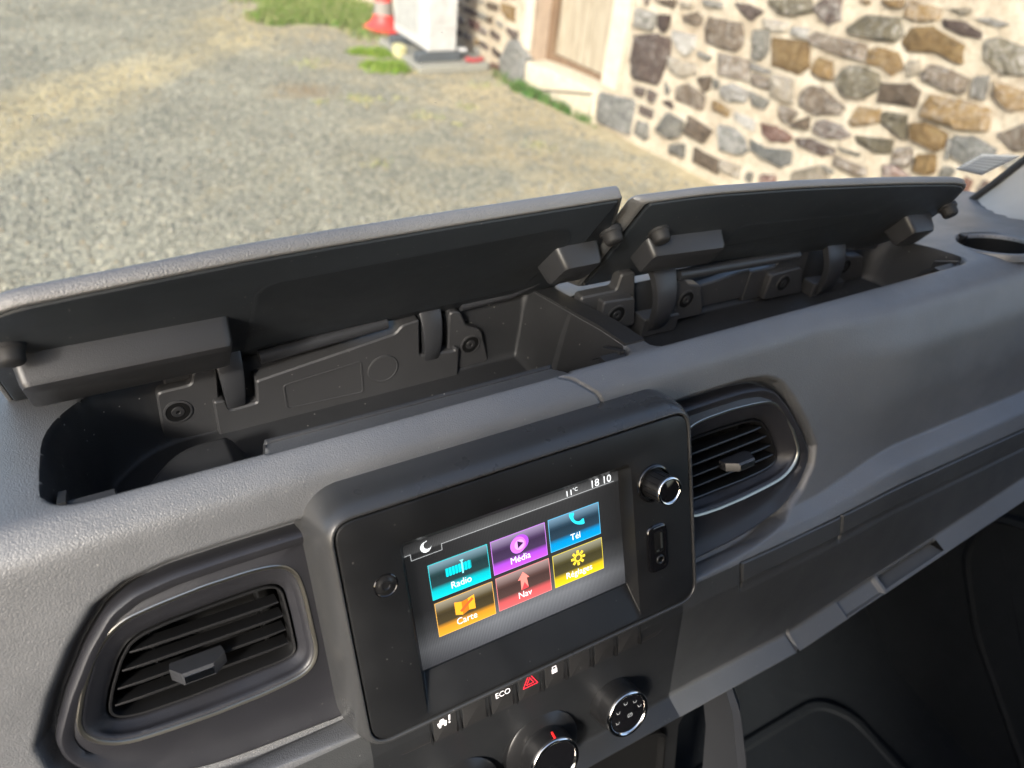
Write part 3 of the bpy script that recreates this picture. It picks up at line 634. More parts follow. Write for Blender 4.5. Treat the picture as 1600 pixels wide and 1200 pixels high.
dT,dI,dW=.0004,.0006,.0008
tx=lambda x,s,d:spm(x,s,d)
def uflat(name,polys,d,mat,parent): return flat(name,polys,d,mat,parent,UB)
def utext(name,txt,size,x,s,d,mat,parent,sx=1,align='CENTER'):
    m=label_mesh(txt,size,align); m.transform(Matrix.Diagonal((sx,1,1,1))); m.transform(spm(x,s,d)); m.transform(Matrix.Translation(-UOFF))
    m.materials.clear(); m.materials.append(mat); o=bpy.data.objects.new(name,m); COL.objects.link(o); o.parent=parent; return o
for nm,x0,x1,s0,s1,edge,dk,lo,hi,cap in tiles:
    uflat(nm+'_tile',[[(x0,s0),(x1,s0),(x1,s1),(x0,s1)]],dT,tile_mat(nm+'_tile_light',edge,dk,lo,hi),disp)
    uflat(nm+'_tile_edge',stroke([(x0,s0),(x1,s0),(x1,s1),(x0,s1)],.00035,True),dI,E_(nm+'_edge_light',edge,.9),disp)
    utext(nm+'_caption',cap,.0064,(x0+x1)/2-.0002,s0+.0050,dW,W_,disp,.96)
# icons
cR=(-.0445,.0158); ic=E_('cyan_light',(.0,.55,.62),1.0); ic2=E_('cyan_dim_light',(.0,.30,.34),1.0)
uflat('radio_icon',[[(cR[0]-.0085+k*.0021,cR[1]-.0028),(cR[0]-.0085+k*.0021+.0013,cR[1]-.0028),(cR[0]-.0085+k*.0021+.0013,cR[1]+.0028),(cR[0]-.0085+k*.0021,cR[1]+.0028)] for k in range(8)],dI+.0001,ic,disp)
uflat('radio_icon_back',[[(cR[0]-.0088,cR[1]-.0026),(cR[0]+.0084,cR[1]-.0026),(cR[0]+.0084,cR[1]+.0026),(cR[0]-.0088,cR[1]+.0026)]],dI,ic2,disp)
uflat('radio_needle',[[(cR[0]+.0018,cR[1]-.0040),(cR[0]+.0028,cR[1]-.0040),(cR[0]+.0028,cR[1]+.0042),(cR[0]+.0018,cR[1]+.0042)],[(cR[0]+.0008,cR[1]+.0050),(cR[0]+.0023,cR[1]+.0036),(cR[0]+.0038,cR[1]+.0050)]],dW,E_('pale_cyan_light',(.25,.75,.80),1),disp)
cM=(-.0022,.0167)
uflat('media_icon',[disc((cM[0]+.0008,cM[1]+.0006),.0062,28,ry=.0056)],dI,E_('violet_light',(.33,.06,.55),1),disp)
uflat('media_icon_disc',[disc((cM[0]-.0008,cM[1]-.0004),.0056,28)],dI+.0001,E_('magenta_light',(.58,.14,.80),1),disp)
uflat('media_icon_core',[disc((cM[0]+.0002,cM[1]-.0004),.0036,24)],dI+.00015,E_('pink_light',(.70,.30,.85),1),disp)
uflat('play_symbol',[[(cM[0]-.0012,cM[1]-.0026),(cM[0]+.0032,cM[1]),(cM[0]-.0012,cM[1]+.0026)]],dW,E_('dark_light',(.03,.01,.04),1),disp)
cT=(.0396,.0172); ph=E_('phone_light',(.02,.58,.75),1)
arc=[(cT[0]+.0060+.0085*math.cos(R(a)),cT[1]+.0062+.0085*math.sin(R(a))) for a in range(172,284,10)]
wd=[.0034,.0036,.0026,.0020,.0017,.0016,.0016,.0017,.0020,.0026,.0036,.0034]
qq=[]
for i in range(len(arc)-1):
    a=np.array(arc[i]);b=np.array(arc[i+1]);t=(b-a)/np.linalg.norm(b-a);n_=np.array((-t[1],t[0]));qq.append([tuple(a+n_*wd[i]*.8),tuple(a-n_*wd[i]*.3),tuple(b-n_*wd[i+1]*.3),tuple(b+n_*wd[i+1]*.8)])
uflat('phone_icon',qq,dI+.0001,ph,disp)
cC=(-.0437,-.0100)
uflat('map_icon',[[(cC[0]-.0070,cC[1]-.0045),(cC[0]-.0022,cC[1]-.0062),(cC[0]-.0022,cC[1]+.0030),(cC[0]-.0070,cC[1]+.0042)],[(cC[0]+.0022,cC[1]-.0045),(cC[0]+.0066,cC[1]-.0052),(cC[0]+.0066,cC[1]+.0046),(cC[0]+.0022,cC[1]+.0036)]],dI,E_('orange_light',(.85,.36,.02),1),disp)
uflat('map_icon_fold',[[(cC[0]-.0022,cC[1]-.0062),(cC[0]+.0022,cC[1]-.0045),(cC[0]+.0022,cC[1]+.0036),(cC[0]-.0022,cC[1]+.0030)]],dI,E_('brown_light',(.50,.16,.01),1),disp)
uflat('map_icon_route',stroke([(cC[0]-.0030,cC[1]-.0030),(cC[0]+.0010,cC[1]-.0002),(cC[0]+.0050,cC[1]+.0024)],.0018),dW,E_('red_orange_light',(.85,.10,.02),1),disp)
cN=(-.0018,-.0098)
uflat('arrow_icon',[[(cN[0]-.0042,cN[1]+.0014),(cN[0]+.0042,cN[1]+.0014),(cN[0],cN[1]+.0064)],[(cN[0]-.0024,cN[1]-.0060),(cN[0]+.0030,cN[1]-.0056),(cN[0]+.0024,cN[1]+.0014),(cN[0]-.0022,cN[1]+.0014)]],dI,E_('salmon_light',(.80,.22,.18),1),disp)
uflat('arrow_icon_shade',[[(cN[0]-.0024,cN[1]-.0060),(cN[0]+.0030,cN[1]-.0056),(cN[0]+.0004,cN[1]-.0010)]],dW,E_('crimson_light',(.62,.05,.06),1),disp)
cG=(.0401,-.0090); ye=E_('yellow_light',(.80,.56,.04),1)
uflat('gear_icon',[[(cG[0]+(.0038 if j%2 else .0027)*math.cos(R(a)),cG[1]+(.0038 if j%2 else .0027)*math.sin(R(a))) for j,a in enumerate(range(0,360,12))]],dI,ye,disp)
uflat('gear_teeth',[[(cG[0]+r_*math.cos(R(a+o_)),cG[1]+r_*math.sin(R(a+o_))) for r_,o_ in((.0036,-16),(.0056,-9),(.0056,9),(.0036,16))] for a in range(0,360,45)],dI+.0001,ye,disp)
uflat('gear_hub',[disc(cG,.0019,20)],dW,E_('olive_light',(.10,.08,.02),1),disp)
uflat('header_line',stroke([(-.0768,.0356),(-.0732,.0358),(-.0731,.0316),(-.0534,.0318),(-.0533,.0357),(.0728,.0364)],.00028),dW,E_('grey_light',(.42,.43,.43),1),disp)
mo=[(-.0632+.0034*math.cos(R(a)),.0371+.0034*math.sin(R(a))) for a in range(75,345,15)]+[(-.0618+.0027*math.cos(R(a)),.0382+.0027*math.sin(R(a))) for a in range(330,85,-15)]
uflat('moon_symbol',[mo],dW,W_,disp)
utext('clock_digits','18 10',.0074,.0711,.0393,dW,W_,disp,1.02,'RIGHT')
utext('temperature_digits','11',.0056,.0376,.0388,dW,W_,disp,1.1)
utext('degree_sign','°C',.0036,.0424,.0400,dW,W_,disp)
# rotary knob, USB and jack, small lock
T=spm(.0968,.0312,.0118)
k=UB(); k.lathe([(.0135,-.002),(.0135,.0010),(.0128,.0020),(.0118,.0022),(.0112,.0006),(.0110,-.001)],T,48,False); kn=k.build('rotary_knob',M['gloss'],ang=60)
k=UB(); pr=[(.0098,0)]+[(.0098-.0006*(i/9),.001+.0145*i/9) for i in range(10)]+[(.0088,.0160)]
k.lathe(pr,T,48).build('knob_grip',M['slat'],kn,ang=50)
for a in range(0,360,24):
    b=UB(); Tq=T@Matrix.Rotation(R(a),4,'Z'); b.box((.0094,0,.0078),(.0007,.0003,.0120)); b.V=[tuple(Tq@Vector(v)) for v in b.V]; b.build('grip_rib',M['gloss'],kn,smooth=False)
k=UB(); k.lathe([(.0090,.0150),(.0098,.0162),(.0098,.0172),(.0090,.0180),(.0080,.0176),(.0076,.0166)],T,48,False).build('chrome_ring',M['chrome'],kn,ang=70)
k=UB(); k.lathe([(.0082,.0166),(.004,.0172),(.0004,.0173)],T,40).build('knob_cap',M['gloss'],kn)
us=UB(); Q=rrect(.0888,.1058,-.0355,.0000,.0062)
us.loft([rr(offset_poly(Q,.0006),.010),rr(offset_poly(Q,.0004),.0121),rr(offset_poly(Q,-.0004),.0131),rr(offset_poly(Q,-.0016),.0136),rr(offset_poly(Q,-.0032),.0134)],False,True)
uo=us.build('usb_socket',M['gloss'],ang=60)
ub=UB(); Q=rrect(.0944,.1010,-.0200,-.0050,.0005,2); ub.loft([rr(offset_poly(Q,.0005),.0133),rr(offset_poly(Q,.0005),.0137),rr(Q,.0138)],False,True).build('usb_opening',M['dark'],uo,ang=20)
ub=UB(); ub.loft([rr(rrect(.0988,.1001,-.0176,-.0058,.0003,2),.0136),rr(rrect(.0988,.1001,-.0176,-.0058,.0003,2),.0143)],False,True).build('usb_contact',M['satin'],uo)
ub=UB(); ub.loft([rr(rrect(.0950,.0972,-.0194,-.0182,.0003,2),.0136),rr(rrect(.0950,.0972,-.0194,-.0182,.0003,2),.0142)],False,True).build('usb_tab',M['satin'],uo)
T2=spm(.0981,-.0263,.0134); ub=UB(); ub.lathe([(.0034,-.001),(.0034,.0006),(.0030,.0010),(.0022,.0009),(.0019,.0002)],T2,28,False).build('jack_socket',M['slat'],uo,ang=60)
ub=UB(); ub.lathe([(.0021,.0004),(.0006,.0004)],T2,20).build('jack_hole',M['dark'],uo)
T3=spm(-.0934,.0290,.0117); lk=UB(); lk.lathe([(.0072,-.001),(.0072,.0003),(.0066,.0006),(.0060,.0000)],T3,36,False); lo_=lk.build('round_plug',M['gloss'],ang=60)
UB().lathe([(.0062,.0002),(.0045,.0004),(.0040,.0008),(.0024,.0009),(.0020,.0003),(.0010,.0003)],T3,32).build('plug_core',M['slat'],lo_,ang=40)
# ------------------------------------------------------------ van cabin around the dashboard
GZ=-1.6155
def glass_pt(x,h):
    k=(x/.75)**2; b=np.array([x,.44-.2*k,-.01]); t=np.array([x*.93,-.39-.06*k,.68]); return b+(t-b)*np.array((h,max(h,0)**1.3 if h>0 else h,h))
gm=bpy.data.materials.new('windscreen_glass'); gm.use_nodes=True; t=gm.node_tree; t.nodes.clear()
ou=N(t,'ShaderNodeOutputMaterial'); tr=N(t,'ShaderNodeBsdfTransparent'); gl=N(t,'ShaderNodeBsdfGlossy'); gl.inputs['Roughness'].default_value=.02; tr.inputs[0].default_value=(.95,.97,.955,1)
fz=N(t,'ShaderNodeFresnel'); fz.inputs[0].default_value=1.45; mx=N(t,'ShaderNodeMixShader')
lnk(t,fz.outputs[0],mx.inputs[0]); lnk(t,tr.outputs[0],mx.inputs[1]); lnk(t,gl.outputs[0],mx.inputs[2])
df=N(t,'ShaderNodeBsdfDiffuse'); df.inputs[0].default_value=(.6,.6,.57,1); tc=N(t,'ShaderNodeTexCoord')
v=N(t,'ShaderNodeTexVoronoi'); v.inputs['Scale'].default_value=60; lnk(t,tc.outputs['Object'],v.inputs['Vector'])
sc=N(t,'ShaderNodeSeparateColor'); lnk(t,v.outputs['Color'],sc.inputs[0])
m1=N(t,'ShaderNodeMath',operation='LESS_THAN'); lnk(t,v.outputs['Distance'],m1.inputs[0]); m1.inputs[1].default_value=.045
m2=N(t,'ShaderNodeMath',operation='GREATER_THAN'); lnk(t,sc.outputs[0],m2.inputs[0]); m2.inputs[1].default_value=.8
m3=N(t,'ShaderNodeMath',operation='MULTIPLY'); lnk(t,m1.outputs[0],m3.inputs[0]); lnk(t,m2.outputs[0],m3.inputs[1])
m4=N(t,'ShaderNodeMath',operation='MULTIPLY_ADD'); lnk(t,m3.outputs[0],m4.inputs[0]); m4.inputs[1].default_value=.5; m4.inputs[2].default_value=.012
mx2=N(t,'ShaderNodeMixShader'); lnk(t,m4.outputs[0],mx2.inputs[0]); lnk(t,mx.outputs[0],mx2.inputs[1]); lnk(t,df.outputs[0],mx2.inputs[2]); lnk(t,mx2.outputs[0],ou.inputs[0])
gx=np.linspace(-.735,.728,41); gh=np.linspace(0,1,21)
V=[glass_pt(x,h) for x in gx for h in gh]; F=[(i*21+j,(i+1)*21+j,(i+1)*21+j+1,i*21+j+1) for i in range(40) for j in range(20)]
go=mesh('windscreen',V,F,gm); tag(go,'clear windscreen in front of the dashboard with specks of dust','windscreen')
# black seal at the right edge of the glass
SEAL=[(.742,.2560,-.030),(.737,.2300,.0175),(.735,.2198,.0355),(.735,.2066,.0612),(.734,.1930,.0846),(.733,.1726,.1224),(.728,.140,.180),(.718,.06,.290),(.70,-.10,.450),(.67,-.33,.640),(.66,-.40,.690)]
se=MB(); se.tube(SEAL,.0042,8).build('seal',M['rubber'],go)
# sticker on the glass
def stk():
    m,t,b=nodes('printed_sticker'); tc=N(t,'ShaderNodeTexCoord'); b.inputs['Roughness'].default_value=.4
    mp=N(t,'ShaderNodeMapping'); lnk(t,tc.outputs['UV'],mp.inputs[0]); mp.inputs['Scale'].default_value=(9,11,1)
    nz=N(t,'ShaderNodeTexNoise'); nz.inputs['Scale'].default_value=3; lnk(t,mp.outputs[0],nz.inputs[0])
    sx=N(t,'ShaderNodeSeparateXYZ'); lnk(t,tc.outputs['UV'],sx.inputs[0])
    wv=N(t,'ShaderNodeMath',operation='SINE'); mu=N(t,'ShaderNodeMath',operation='MULTIPLY'); lnk(t,sx.outputs[1],mu.inputs[0]); mu.inputs[1].default_value=44; lnk(t,mu.outputs[0],wv.inputs[0])
    ml=N(t,'ShaderNodeMath',operation='MULTIPLY'); lnk(t,wv.outputs[0],ml.inputs[0]); lnk(t,nz.outputs[0],ml.inputs[1])
    r=ramp(t,[(.0,(.66,.70,.74)),(.25,(.60,.64,.68)),(.45,(.26,.29,.34))]); lnk(t,ml.outputs[0],r.inputs[0]); lnk(t,r.outputs[0],b.inputs['Base Color']); return m
def glass_n(x,h): return glass_pt(x,h)+np.array((-.02,-.8,-.6))*.0016
V=[];F=[];n=6
cor=[(.6745,.170),(.7115,.160),(.7160,.208),(.6760,.206)]
for i in range(n+1):
    for j in range(n+1):
        a,b=i/n,j/n; x=(cor[0][0]*(1-a)+cor[1][0]*a)*(1-b)+(cor[3][0]*(1-a)+cor[2][0]*a)*b; hh=(cor[0][1]*(1-a)+cor[1][1]*a)*(1-b)+(cor[3][1]*(1-a)+cor[2][1]*a)*b
        V.append(glass_n(x,hh))
F=[(i*(n+1)+j,(i+1)*(n+1)+j,(i+1)*(n+1)+j+1,i*(n+1)+j+1) for i in range(n) for j in range(n)]
st=mesh('sticker',V,F,stk()); uv=st.data.uv_layers.new(name='UVMap')
for l in st.data.loops: uv.data[l.index].uv=((l.vertex_index//(n+1))/n,(l.vertex_index%(n+1))/n)
so_=st.modifiers.new('thickness','SOLIDIFY'); so_.thickness=.0003
tag(st,'small printed sticker in the lower right corner of the windscreen','sticker')
# pillar trim on the right
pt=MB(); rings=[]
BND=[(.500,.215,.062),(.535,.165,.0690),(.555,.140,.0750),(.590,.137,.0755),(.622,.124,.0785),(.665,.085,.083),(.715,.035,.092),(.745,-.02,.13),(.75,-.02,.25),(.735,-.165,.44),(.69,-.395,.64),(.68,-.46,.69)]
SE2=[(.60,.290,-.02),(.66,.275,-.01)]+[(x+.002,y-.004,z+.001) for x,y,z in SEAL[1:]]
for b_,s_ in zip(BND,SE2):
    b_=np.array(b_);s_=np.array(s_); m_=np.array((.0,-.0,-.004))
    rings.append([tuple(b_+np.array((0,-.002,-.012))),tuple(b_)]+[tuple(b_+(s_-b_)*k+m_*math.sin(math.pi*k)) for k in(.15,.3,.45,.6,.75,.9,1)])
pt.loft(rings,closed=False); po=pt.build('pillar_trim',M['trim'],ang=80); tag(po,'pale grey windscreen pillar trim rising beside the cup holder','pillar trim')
# mirrored trim, roof, bulkhead, driver door: unseen, added and shaped to shade the cabin
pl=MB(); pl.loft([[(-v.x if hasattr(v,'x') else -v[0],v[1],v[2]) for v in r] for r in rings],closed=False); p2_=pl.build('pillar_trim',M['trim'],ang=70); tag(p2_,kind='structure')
rf=MB(); ringsr=[]
for y,z,wx in((-.400,.680,.700),(-.44,.705,.74),(-.60,.72,.765),(-1.25,.72,.765)):
    xs_=np.linspace(-wx,wx,15); ringsr.append([(x,y-.06*(x/.75)**2*(1 if y>-.5 else .3),z-.15*(x/wx)**6) for x in xs_]+[(x,y-.06*(x/.75)**2*(1 if y>-.5 else .3),z+.03-.15*(x/wx)**6) for x in xs_[::-1]])
rf.loft(ringsr,True,True); ro=rf.build('unseen_roof',M['liner'],ang=50); tag(ro,kind='structure')
bh=MB(); bh.box((0,-1.27,0),(1.64,.04,1.46),bev=.01); bho=bh.build('unseen_bulkhead',M['carpet']); tag(bho,kind='structure')  # unseen, put in to cut light reaching the dash front from behind
def doorpanel(sx):
    d=MB(); prof=[(.835,.045),(.815,.060),(.800,.040),(.790,-.05),(.800,-.20),(.785,-.35),(.790,-.70)]
    ys=np.linspace(-1.25,.24,16)
    rg=[[(sx*(x-.0+.02*math.sin((y+.2)*2)),y,z) for x,z in prof] for y in ys]
    d.loft(rg,closed=False); o=d.build('passenger_door' if sx>0 else 'driver_door',M['carpet'],ang=50)
    if sx>0:
        p=MB(); Q=round_poly([(-.33,-.86),(-.05,-.60),(.02,-.50),(.02,-.42),(-.12,-.36),(-.33,-.34)],.03,5)
        p.loft([[(.800-d_,y,z+.10) for y,z in offset_poly(Q,o_)] for o_,d_ in((.006,-.02),(.003,.016),(-.004,.020),(-.008,.016))],False,True); p.build('door_pocket',M['carpet'],o,ang=40)
    return o
tag(doorpanel(1),'dark lower door panel with a moulded pocket in the passenger footwell','door panel')
tag(doorpanel(-1),kind='structure')
# cabin floor and toe board
fl=MB(); pr=[(-1.25,-.70),(-.10,-.70),(.02,-.68),(.12,-.62),(.36,-.38),(.42,-.05)]
fl.loft([[(x,y,z) for y,z in pr] for x in np.linspace(-.85,.86,8)],closed=False); fo=fl.build('cabin_floor',M['carpet'],ang=40); tag(fo,kind='structure')
mt=MB(); 
Q=round_poly([(.30,-.60),(.66,-.60),(.665,-.02),(.62,.03),(.36,.03),(.30,-.02)],.03,5)
mt.loft([[(x,y,-.690+max(0,y+.10)*.14+d_) for x,y in offset_poly(np.array(Q),o_)] for o_,d_ in((0,-.006),(0,.004),(-.004,.008),(-.012,.008),(-.016,.005))],False,True)
mo_=mt.build('floor_mat',M['carpet'],ang=30); tag(mo_,'dark rubber floor mat in the passenger footwell','floor mat')
for k in range(7):
    b=MB(); b.tube([(.36+.035*k,-.50,-.6835),(.36+.035*k,-.06,-.6805)],.004,6).build('mat_rib',M['carpet'],mo_)
# centre console below the dash: side cheek with a lighter edge, open cubby
cs=MB(); cs.loft([[(x,y,z) for x in(-.16,.190)] for y,z in((-.035,-.205),(-.030,-.30),(-.06,-.42),(-.10,-.56),(-.12,-.70))],closed=False)
cso=cs.build('centre_console',M['unit'],ang=50); tag(cso,'black centre console below the dashboard with an open cubby','console')
ed=MB(); rg=[]
for y,z,wd in((-.040,-.196,.004),(-.060,-.215,.005),(-.085,-.26,.006),(-.105,-.33,.006),(-.115,-.45,.006),(-.12,-.60,.006)):
    rg.append([(.196-wd,y-.012,z),(.196+wd*.4,y-.014,z),(.199+wd,y-.006,z),(.199+wd,y+.03,z),(.196-wd,y+.03,z)])
ed.loft(rg,True,True).build('console_edge',M['block'],cso,ang=50)
cb=MB(); Q=round_poly([(.03,-.60),(.165,-.60),(.165,-.275),(.075,-.240),(.03,-.28)],[.01,.01,.03,.04,.03],6)
cb.loft([[(x,-.0345-.25*max(0,-.30-z)+d_,z) for x,z in offset_poly(np.array(Q),o_)] for o_,d_ in((.004,.002),(.003,-.004),(.0,-.005),(-.003,-.002),(-.004,.0004))],False,True).build('cubby',M['dark'],cso,ang=40)

# ------------------------------------------------------------ yard: ground, gravel, grass
def ground_mat():
    m,t,b=nodes('gravel_ground'); b.inputs['Roughness'].default_value=.95; b.inputs['Specular IOR Level'].default_value=.2
    tc=N(t,'ShaderNodeTexCoord'); O=tc.outputs['Object']
    def nz(s,d=4,r=.6,dist=0,vec=O):
        n=N(t,'ShaderNodeTexNoise'); n.inputs['Scale'].default_value=s; n.inputs['Detail'].default_value=d; n.inputs['Roughness'].default_value=r; n.inputs['Distortion'].default_value=dist; lnk(t,vec,n.inputs['Vector']); return n.outputs[0]
    v=N(t,'ShaderNodeTexVoronoi'); v.inputs['Scale'].default_value=42; v.inputs['Randomness'].default_value=1; lnk(t,O,v.inputs['Vector'])
    sc=N(t,'ShaderNodeSeparateColor'); lnk(t,v.outputs['Color'],sc.inputs[0])
    st=ramp(t,[(0,(0.062,0.065,0.059)),(.25,(0.130,0.130,0.115)),(.55,(0.186,0.183,0.158)),(.85,(0.260,0.248,0.205)),(1,(0.384,0.360,0.298))]); lnk(t,sc.outputs[0],st.inputs[0])
    v2=N(t,'ShaderNodeTexVoronoi'); v2.inputs['Scale'].default_value=95; lnk(t,O,v2.inputs['Vector']); sc2=N(t,'ShaderNodeSeparateColor'); lnk(t,v2.outputs['Color'],sc2.inputs[0])
    st2=ramp(t,[(0,(0.074,0.077,0.068)),(.5,(0.167,0.167,0.143)),(1,(0.322,0.304,0.248))]); lnk(t,sc2.outputs[1],st2.inputs[0])
    mA=N(t,'ShaderNodeMix',data_type='RGBA'); mA.inputs[0].default_value=.5; lnk(t,st.outputs[0],mA.inputs[6]); lnk(t,st2.outputs[0],mA.inputs[7])
    # sand tracks running away to the upper left, and scattered sandy patches
    mp=N(t,'ShaderNodeMapping'); lnk(t,O,mp.inputs[0]); mp.vector_type='TEXTURE'; mp.inputs['Rotation'].default_value=(0,0,R(-43)); mp.inputs['Scale'].default_value=(1,4.5,1)
    tr=nz(1.9,6,.66,.5,mp.outputs[0])
    sx=N(t,'ShaderNodeSeparateXYZ'); lnk(t,O,sx.inputs[0])
    # band of the track: distance from the line x = .30 y - 2.0 (ground metres)
    ln=N(t,'ShaderNodeMath',operation='MULTIPLY_ADD'); lnk(t,sx.outputs[1],ln.inputs[0]); ln.inputs[1].default_value=-.93; ln.inputs[2].default_value=5.77
    dx=N(t,'ShaderNodeMath',operation='ADD'); lnk(t,sx.outputs[0],dx.inputs[0]); lnk(t,ln.outputs[0],dx.inputs[1])
    ab=N(t,'ShaderNodeMath',operation='ABSOLUTE'); lnk(t,dx.outputs[0],ab.inputs[0])
    bd=N(t,'ShaderNodeMapRange'); lnk(t,ab.outputs[0],bd.inputs[0]); bd.inputs[1].default_value=.10; bd.inputs[2].default_value=1.25; bd.inputs[3].default_value=.22; bd.inputs[4].default_value=-.10
    ad=N(t,'ShaderNodeMath',operation='ADD'); lnk(t,tr,ad.inputs[0]); lnk(t,bd.outputs[0],ad.inputs[1])
    tf=ramp(t,[(.50,(0,0,0)),(.74,(.85,.85,.85))]); lnk(t,ad.outputs[0],tf.inputs[0])
    sand=ramp(t,[(.3,(.250,.205,.120)),(.7,(0.384,0.329,0.211))]); lnk(t,nz(7,6,.7),sand.inputs[0])
    mB=N(t,'ShaderNodeMix',data_type='RGBA'); lnk(t,tf.outputs[0],mB.inputs[0]); lnk(t,mA.outputs[2],mB.inputs[6]); lnk(t,sand.outputs[0],mB.inputs[7])
    # pale dry strip along the wall
    wl=N(t,'ShaderNodeMapRange'); lnk(t,sx.outputs[0],wl.inputs[0]); wl.inputs[1].default_value=1.3; wl.inputs[2].default_value=3.0; wl.inputs[3].default_value=-.10; wl.inputs[4].default_value=.20
    wa=N(t,'ShaderNodeMath',operation='ADD'); lnk(t,wl.outputs[0],wa.inputs[0]); lnk(t,nz(1.9,6,.65,.5),wa.inputs[1])
    wr=ramp(t,[(.50,(0,0,0)),(.72,(.75,.75,.75))]); lnk(t,wa.outputs[0],wr.inputs[0])
    straw=ramp(t,[(.3,(0.223,0.174,0.099)),(.7,(0.409,0.353,0.248))]); lnk(t,nz(16,5,.7),straw.inputs[0])
    mC=N(t,'ShaderNodeMix',data_type='RGBA'); lnk(t,wr.outputs[0],mC.inputs[0]); lnk(t,mB.outputs[2],mC.inputs[6]); lnk(t,straw.outputs[0],mC.inputs[7])
    vd=N(t,'ShaderNodeVectorMath',operation='DISTANCE'); mq=N(t,'ShaderNodeMapping',vector_type='TEXTURE'); lnk(t,O,mq.inputs[0]); mq.inputs['Location'].default_value=(1.60,5.95,GZ); mq.inputs['Scale'].default_value=(.42,.30,1); lnk(t,mq.outputs[0],vd.inputs[0]); vd.inputs[1].default_value=(0,0,0)
    va=N(t,'ShaderNodeMath',operation='MULTIPLY_ADD'); lnk(t,nz(5,5,.7),va.inputs[0]); va.inputs[1].default_value=1.4; lnk(t,vd.outputs['Value'],va.inputs[2])
    er=ramp(t,[(.75/2,(.75,.75,.75)),(1.55/2,(0,0,0))]); vh=N(t,'ShaderNodeMath',operation='MULTIPLY'); lnk(t,va.outputs[0],vh.inputs[0]); vh.inputs[1].default_value=.5; lnk(t,vh.outputs[0],er.inputs[0])
    mE=N(t,'ShaderNodeMix',data_type='RGBA'); lnk(t,er.outputs[0],mE.inputs[0]); lnk(t,mC.outputs[2],mE.inputs[6]); mE.inputs[7].default_value=(.17,.115,.065,1); mC=mE
    # dark damp / greenish mottling
    gr=ramp(t,[(.40,(1.0,.98,.86)),(.62,(1.32,1.29,1.14))]); lnk(t,nz(.9,6,.65,.4),gr.inputs[0])
    mD=N(t,'ShaderNodeMix',data_type='RGBA',blend_type='MULTIPLY'); mD.inputs[0].default_value=.9; lnk(t,mC.outputs[2],mD.inputs[6]); lnk(t,gr.outputs[0],mD.inputs[7])
    lnk(t,mD.outputs[2],b.inputs['Base Color'])
    hh=N(t,'ShaderNodeMath',operation='ADD'); lnk(t,v.outputs['Distance'],hh.inputs[0]); lnk(t,nz(30,5,.7),hh.inputs[1])
    bp=N(t,'ShaderNodeBump',invert=True); bp.inputs['Strength'].default_value=.6; bp.inputs['Distance'].default_value=.012; lnk(t,hh.outputs[0],bp.inputs['Height']); lnk(t,bp.outputs[0],b.inputs['Normal'])
    return m
gxs=np.concatenate([np.linspace(-60,-4,6)[:-1],np.linspace(-4,8,81),np.linspace(8,60,6)[1:]]); gys=np.concatenate([np.linspace(-40,0,5)[:-1],np.linspace(0,14,95),np.linspace(14,80,7)[1:]])
GX,GY=np.meshgrid(gxs,gys,indexing='ij')
def gz(x,y): return GZ+.012*np.sin(x*2.1+y*.7)+.010*np.sin(y*1.7-x*.9)+.006*np.sin(x*5.3+y*3.1)
V=np.stack([GX,GY,gz(GX,GY)],-1).reshape(-1,3); ii=np.arange(GX.size).reshape(GX.shape)
F=np.stack([ii[:-1,:-1],ii[1:,:-1],ii[1:,1:],ii[:-1,1:]],-1).reshape(-1,4)
tag(fastmesh('ground',V,F,ground_mat()),kind='structure')
# loose pebbles
def attr_mat(name,rough=.9):
    m,t,b=nodes(name); a=N(t,'ShaderNodeAttribute',attribute_name='tint'); lnk(t,a.outputs['Color'],b.inputs['Base Color']); b.inputs['Roughness'].default_value=rough; b.inputs['Specular IOR Level'].default_value=.2; return m
def tint(o,cols):
    at=o.data.color_attributes.new('tint','FLOAT_COLOR','POINT'); at.data.foreach_set('color',np.concatenate([cols,np.ones((len(cols),1))],1).astype(np.float32).ravel())
n=70000
py=2.0+9*rng.random(n)**1.35; px_=-1.4+5.0*rng.random(n)+(py-3)*.12
keep=px_<3.6-(py-3.4)*.08; px_=px_[keep];py=py[keep];n=len(px_)
oc=np.array([(1,0,0),(-1,0,0),(0,1,0),(0,-1,0),(0,0,1),(0,0,-.6)],float); of_=np.array([(0,2,4),(2,1,4),(1,3,4),(3,0,4),(2,0,5),(1,2,5),(3,1,5),(0,3,5)])
sz=(.0035+.0100*rng.random(n)**3)*(1+.03*(py-2))
a=rng.random(n)*6.283; sc_=np.stack([sz*(.8+.7*rng.random(n)),sz*(.8+.5*rng.random(n)),sz*(.5+.4*rng.random(n))],1)
vv=oc[None]*(1+.35*(rng.random((n,6,1))-.5))*sc_[:,None]
vr=np.stack([vv[...,0]*np.cos(a)[:,None]-vv[...,1]*np.sin(a)[:,None],vv[...,0]*np.sin(a)[:,None]+vv[...,1]*np.cos(a)[:,None],vv[...,2]],-1)
vr+=np.stack([px_,py,gz(px_,py)+sz*.25],-1)[:,None]
pal=np.array([(.13,.13,.112),(.15,.15,.128),(.165,.163,.135),(.195,.19,.158),(.23,.22,.18),(.30,.285,.235),(.24,.195,.125)]); ci=rng.choice(7,n,p=[.15,.18,.20,.17,.14,.10,.06])
pe=fastmesh('gravel',vr.reshape(-1,3),(of_[None]+6*np.arange(n)[:,None,None]).reshape(-1,3),attr_mat('pebble_stone'))
tint(pe,np.repeat(pal[ci]*(.85+.3*rng.random((n,1))),6,0)); tag(pe,'loose grey and cream gravel scattered over the yard','gravel',kind='stuff')
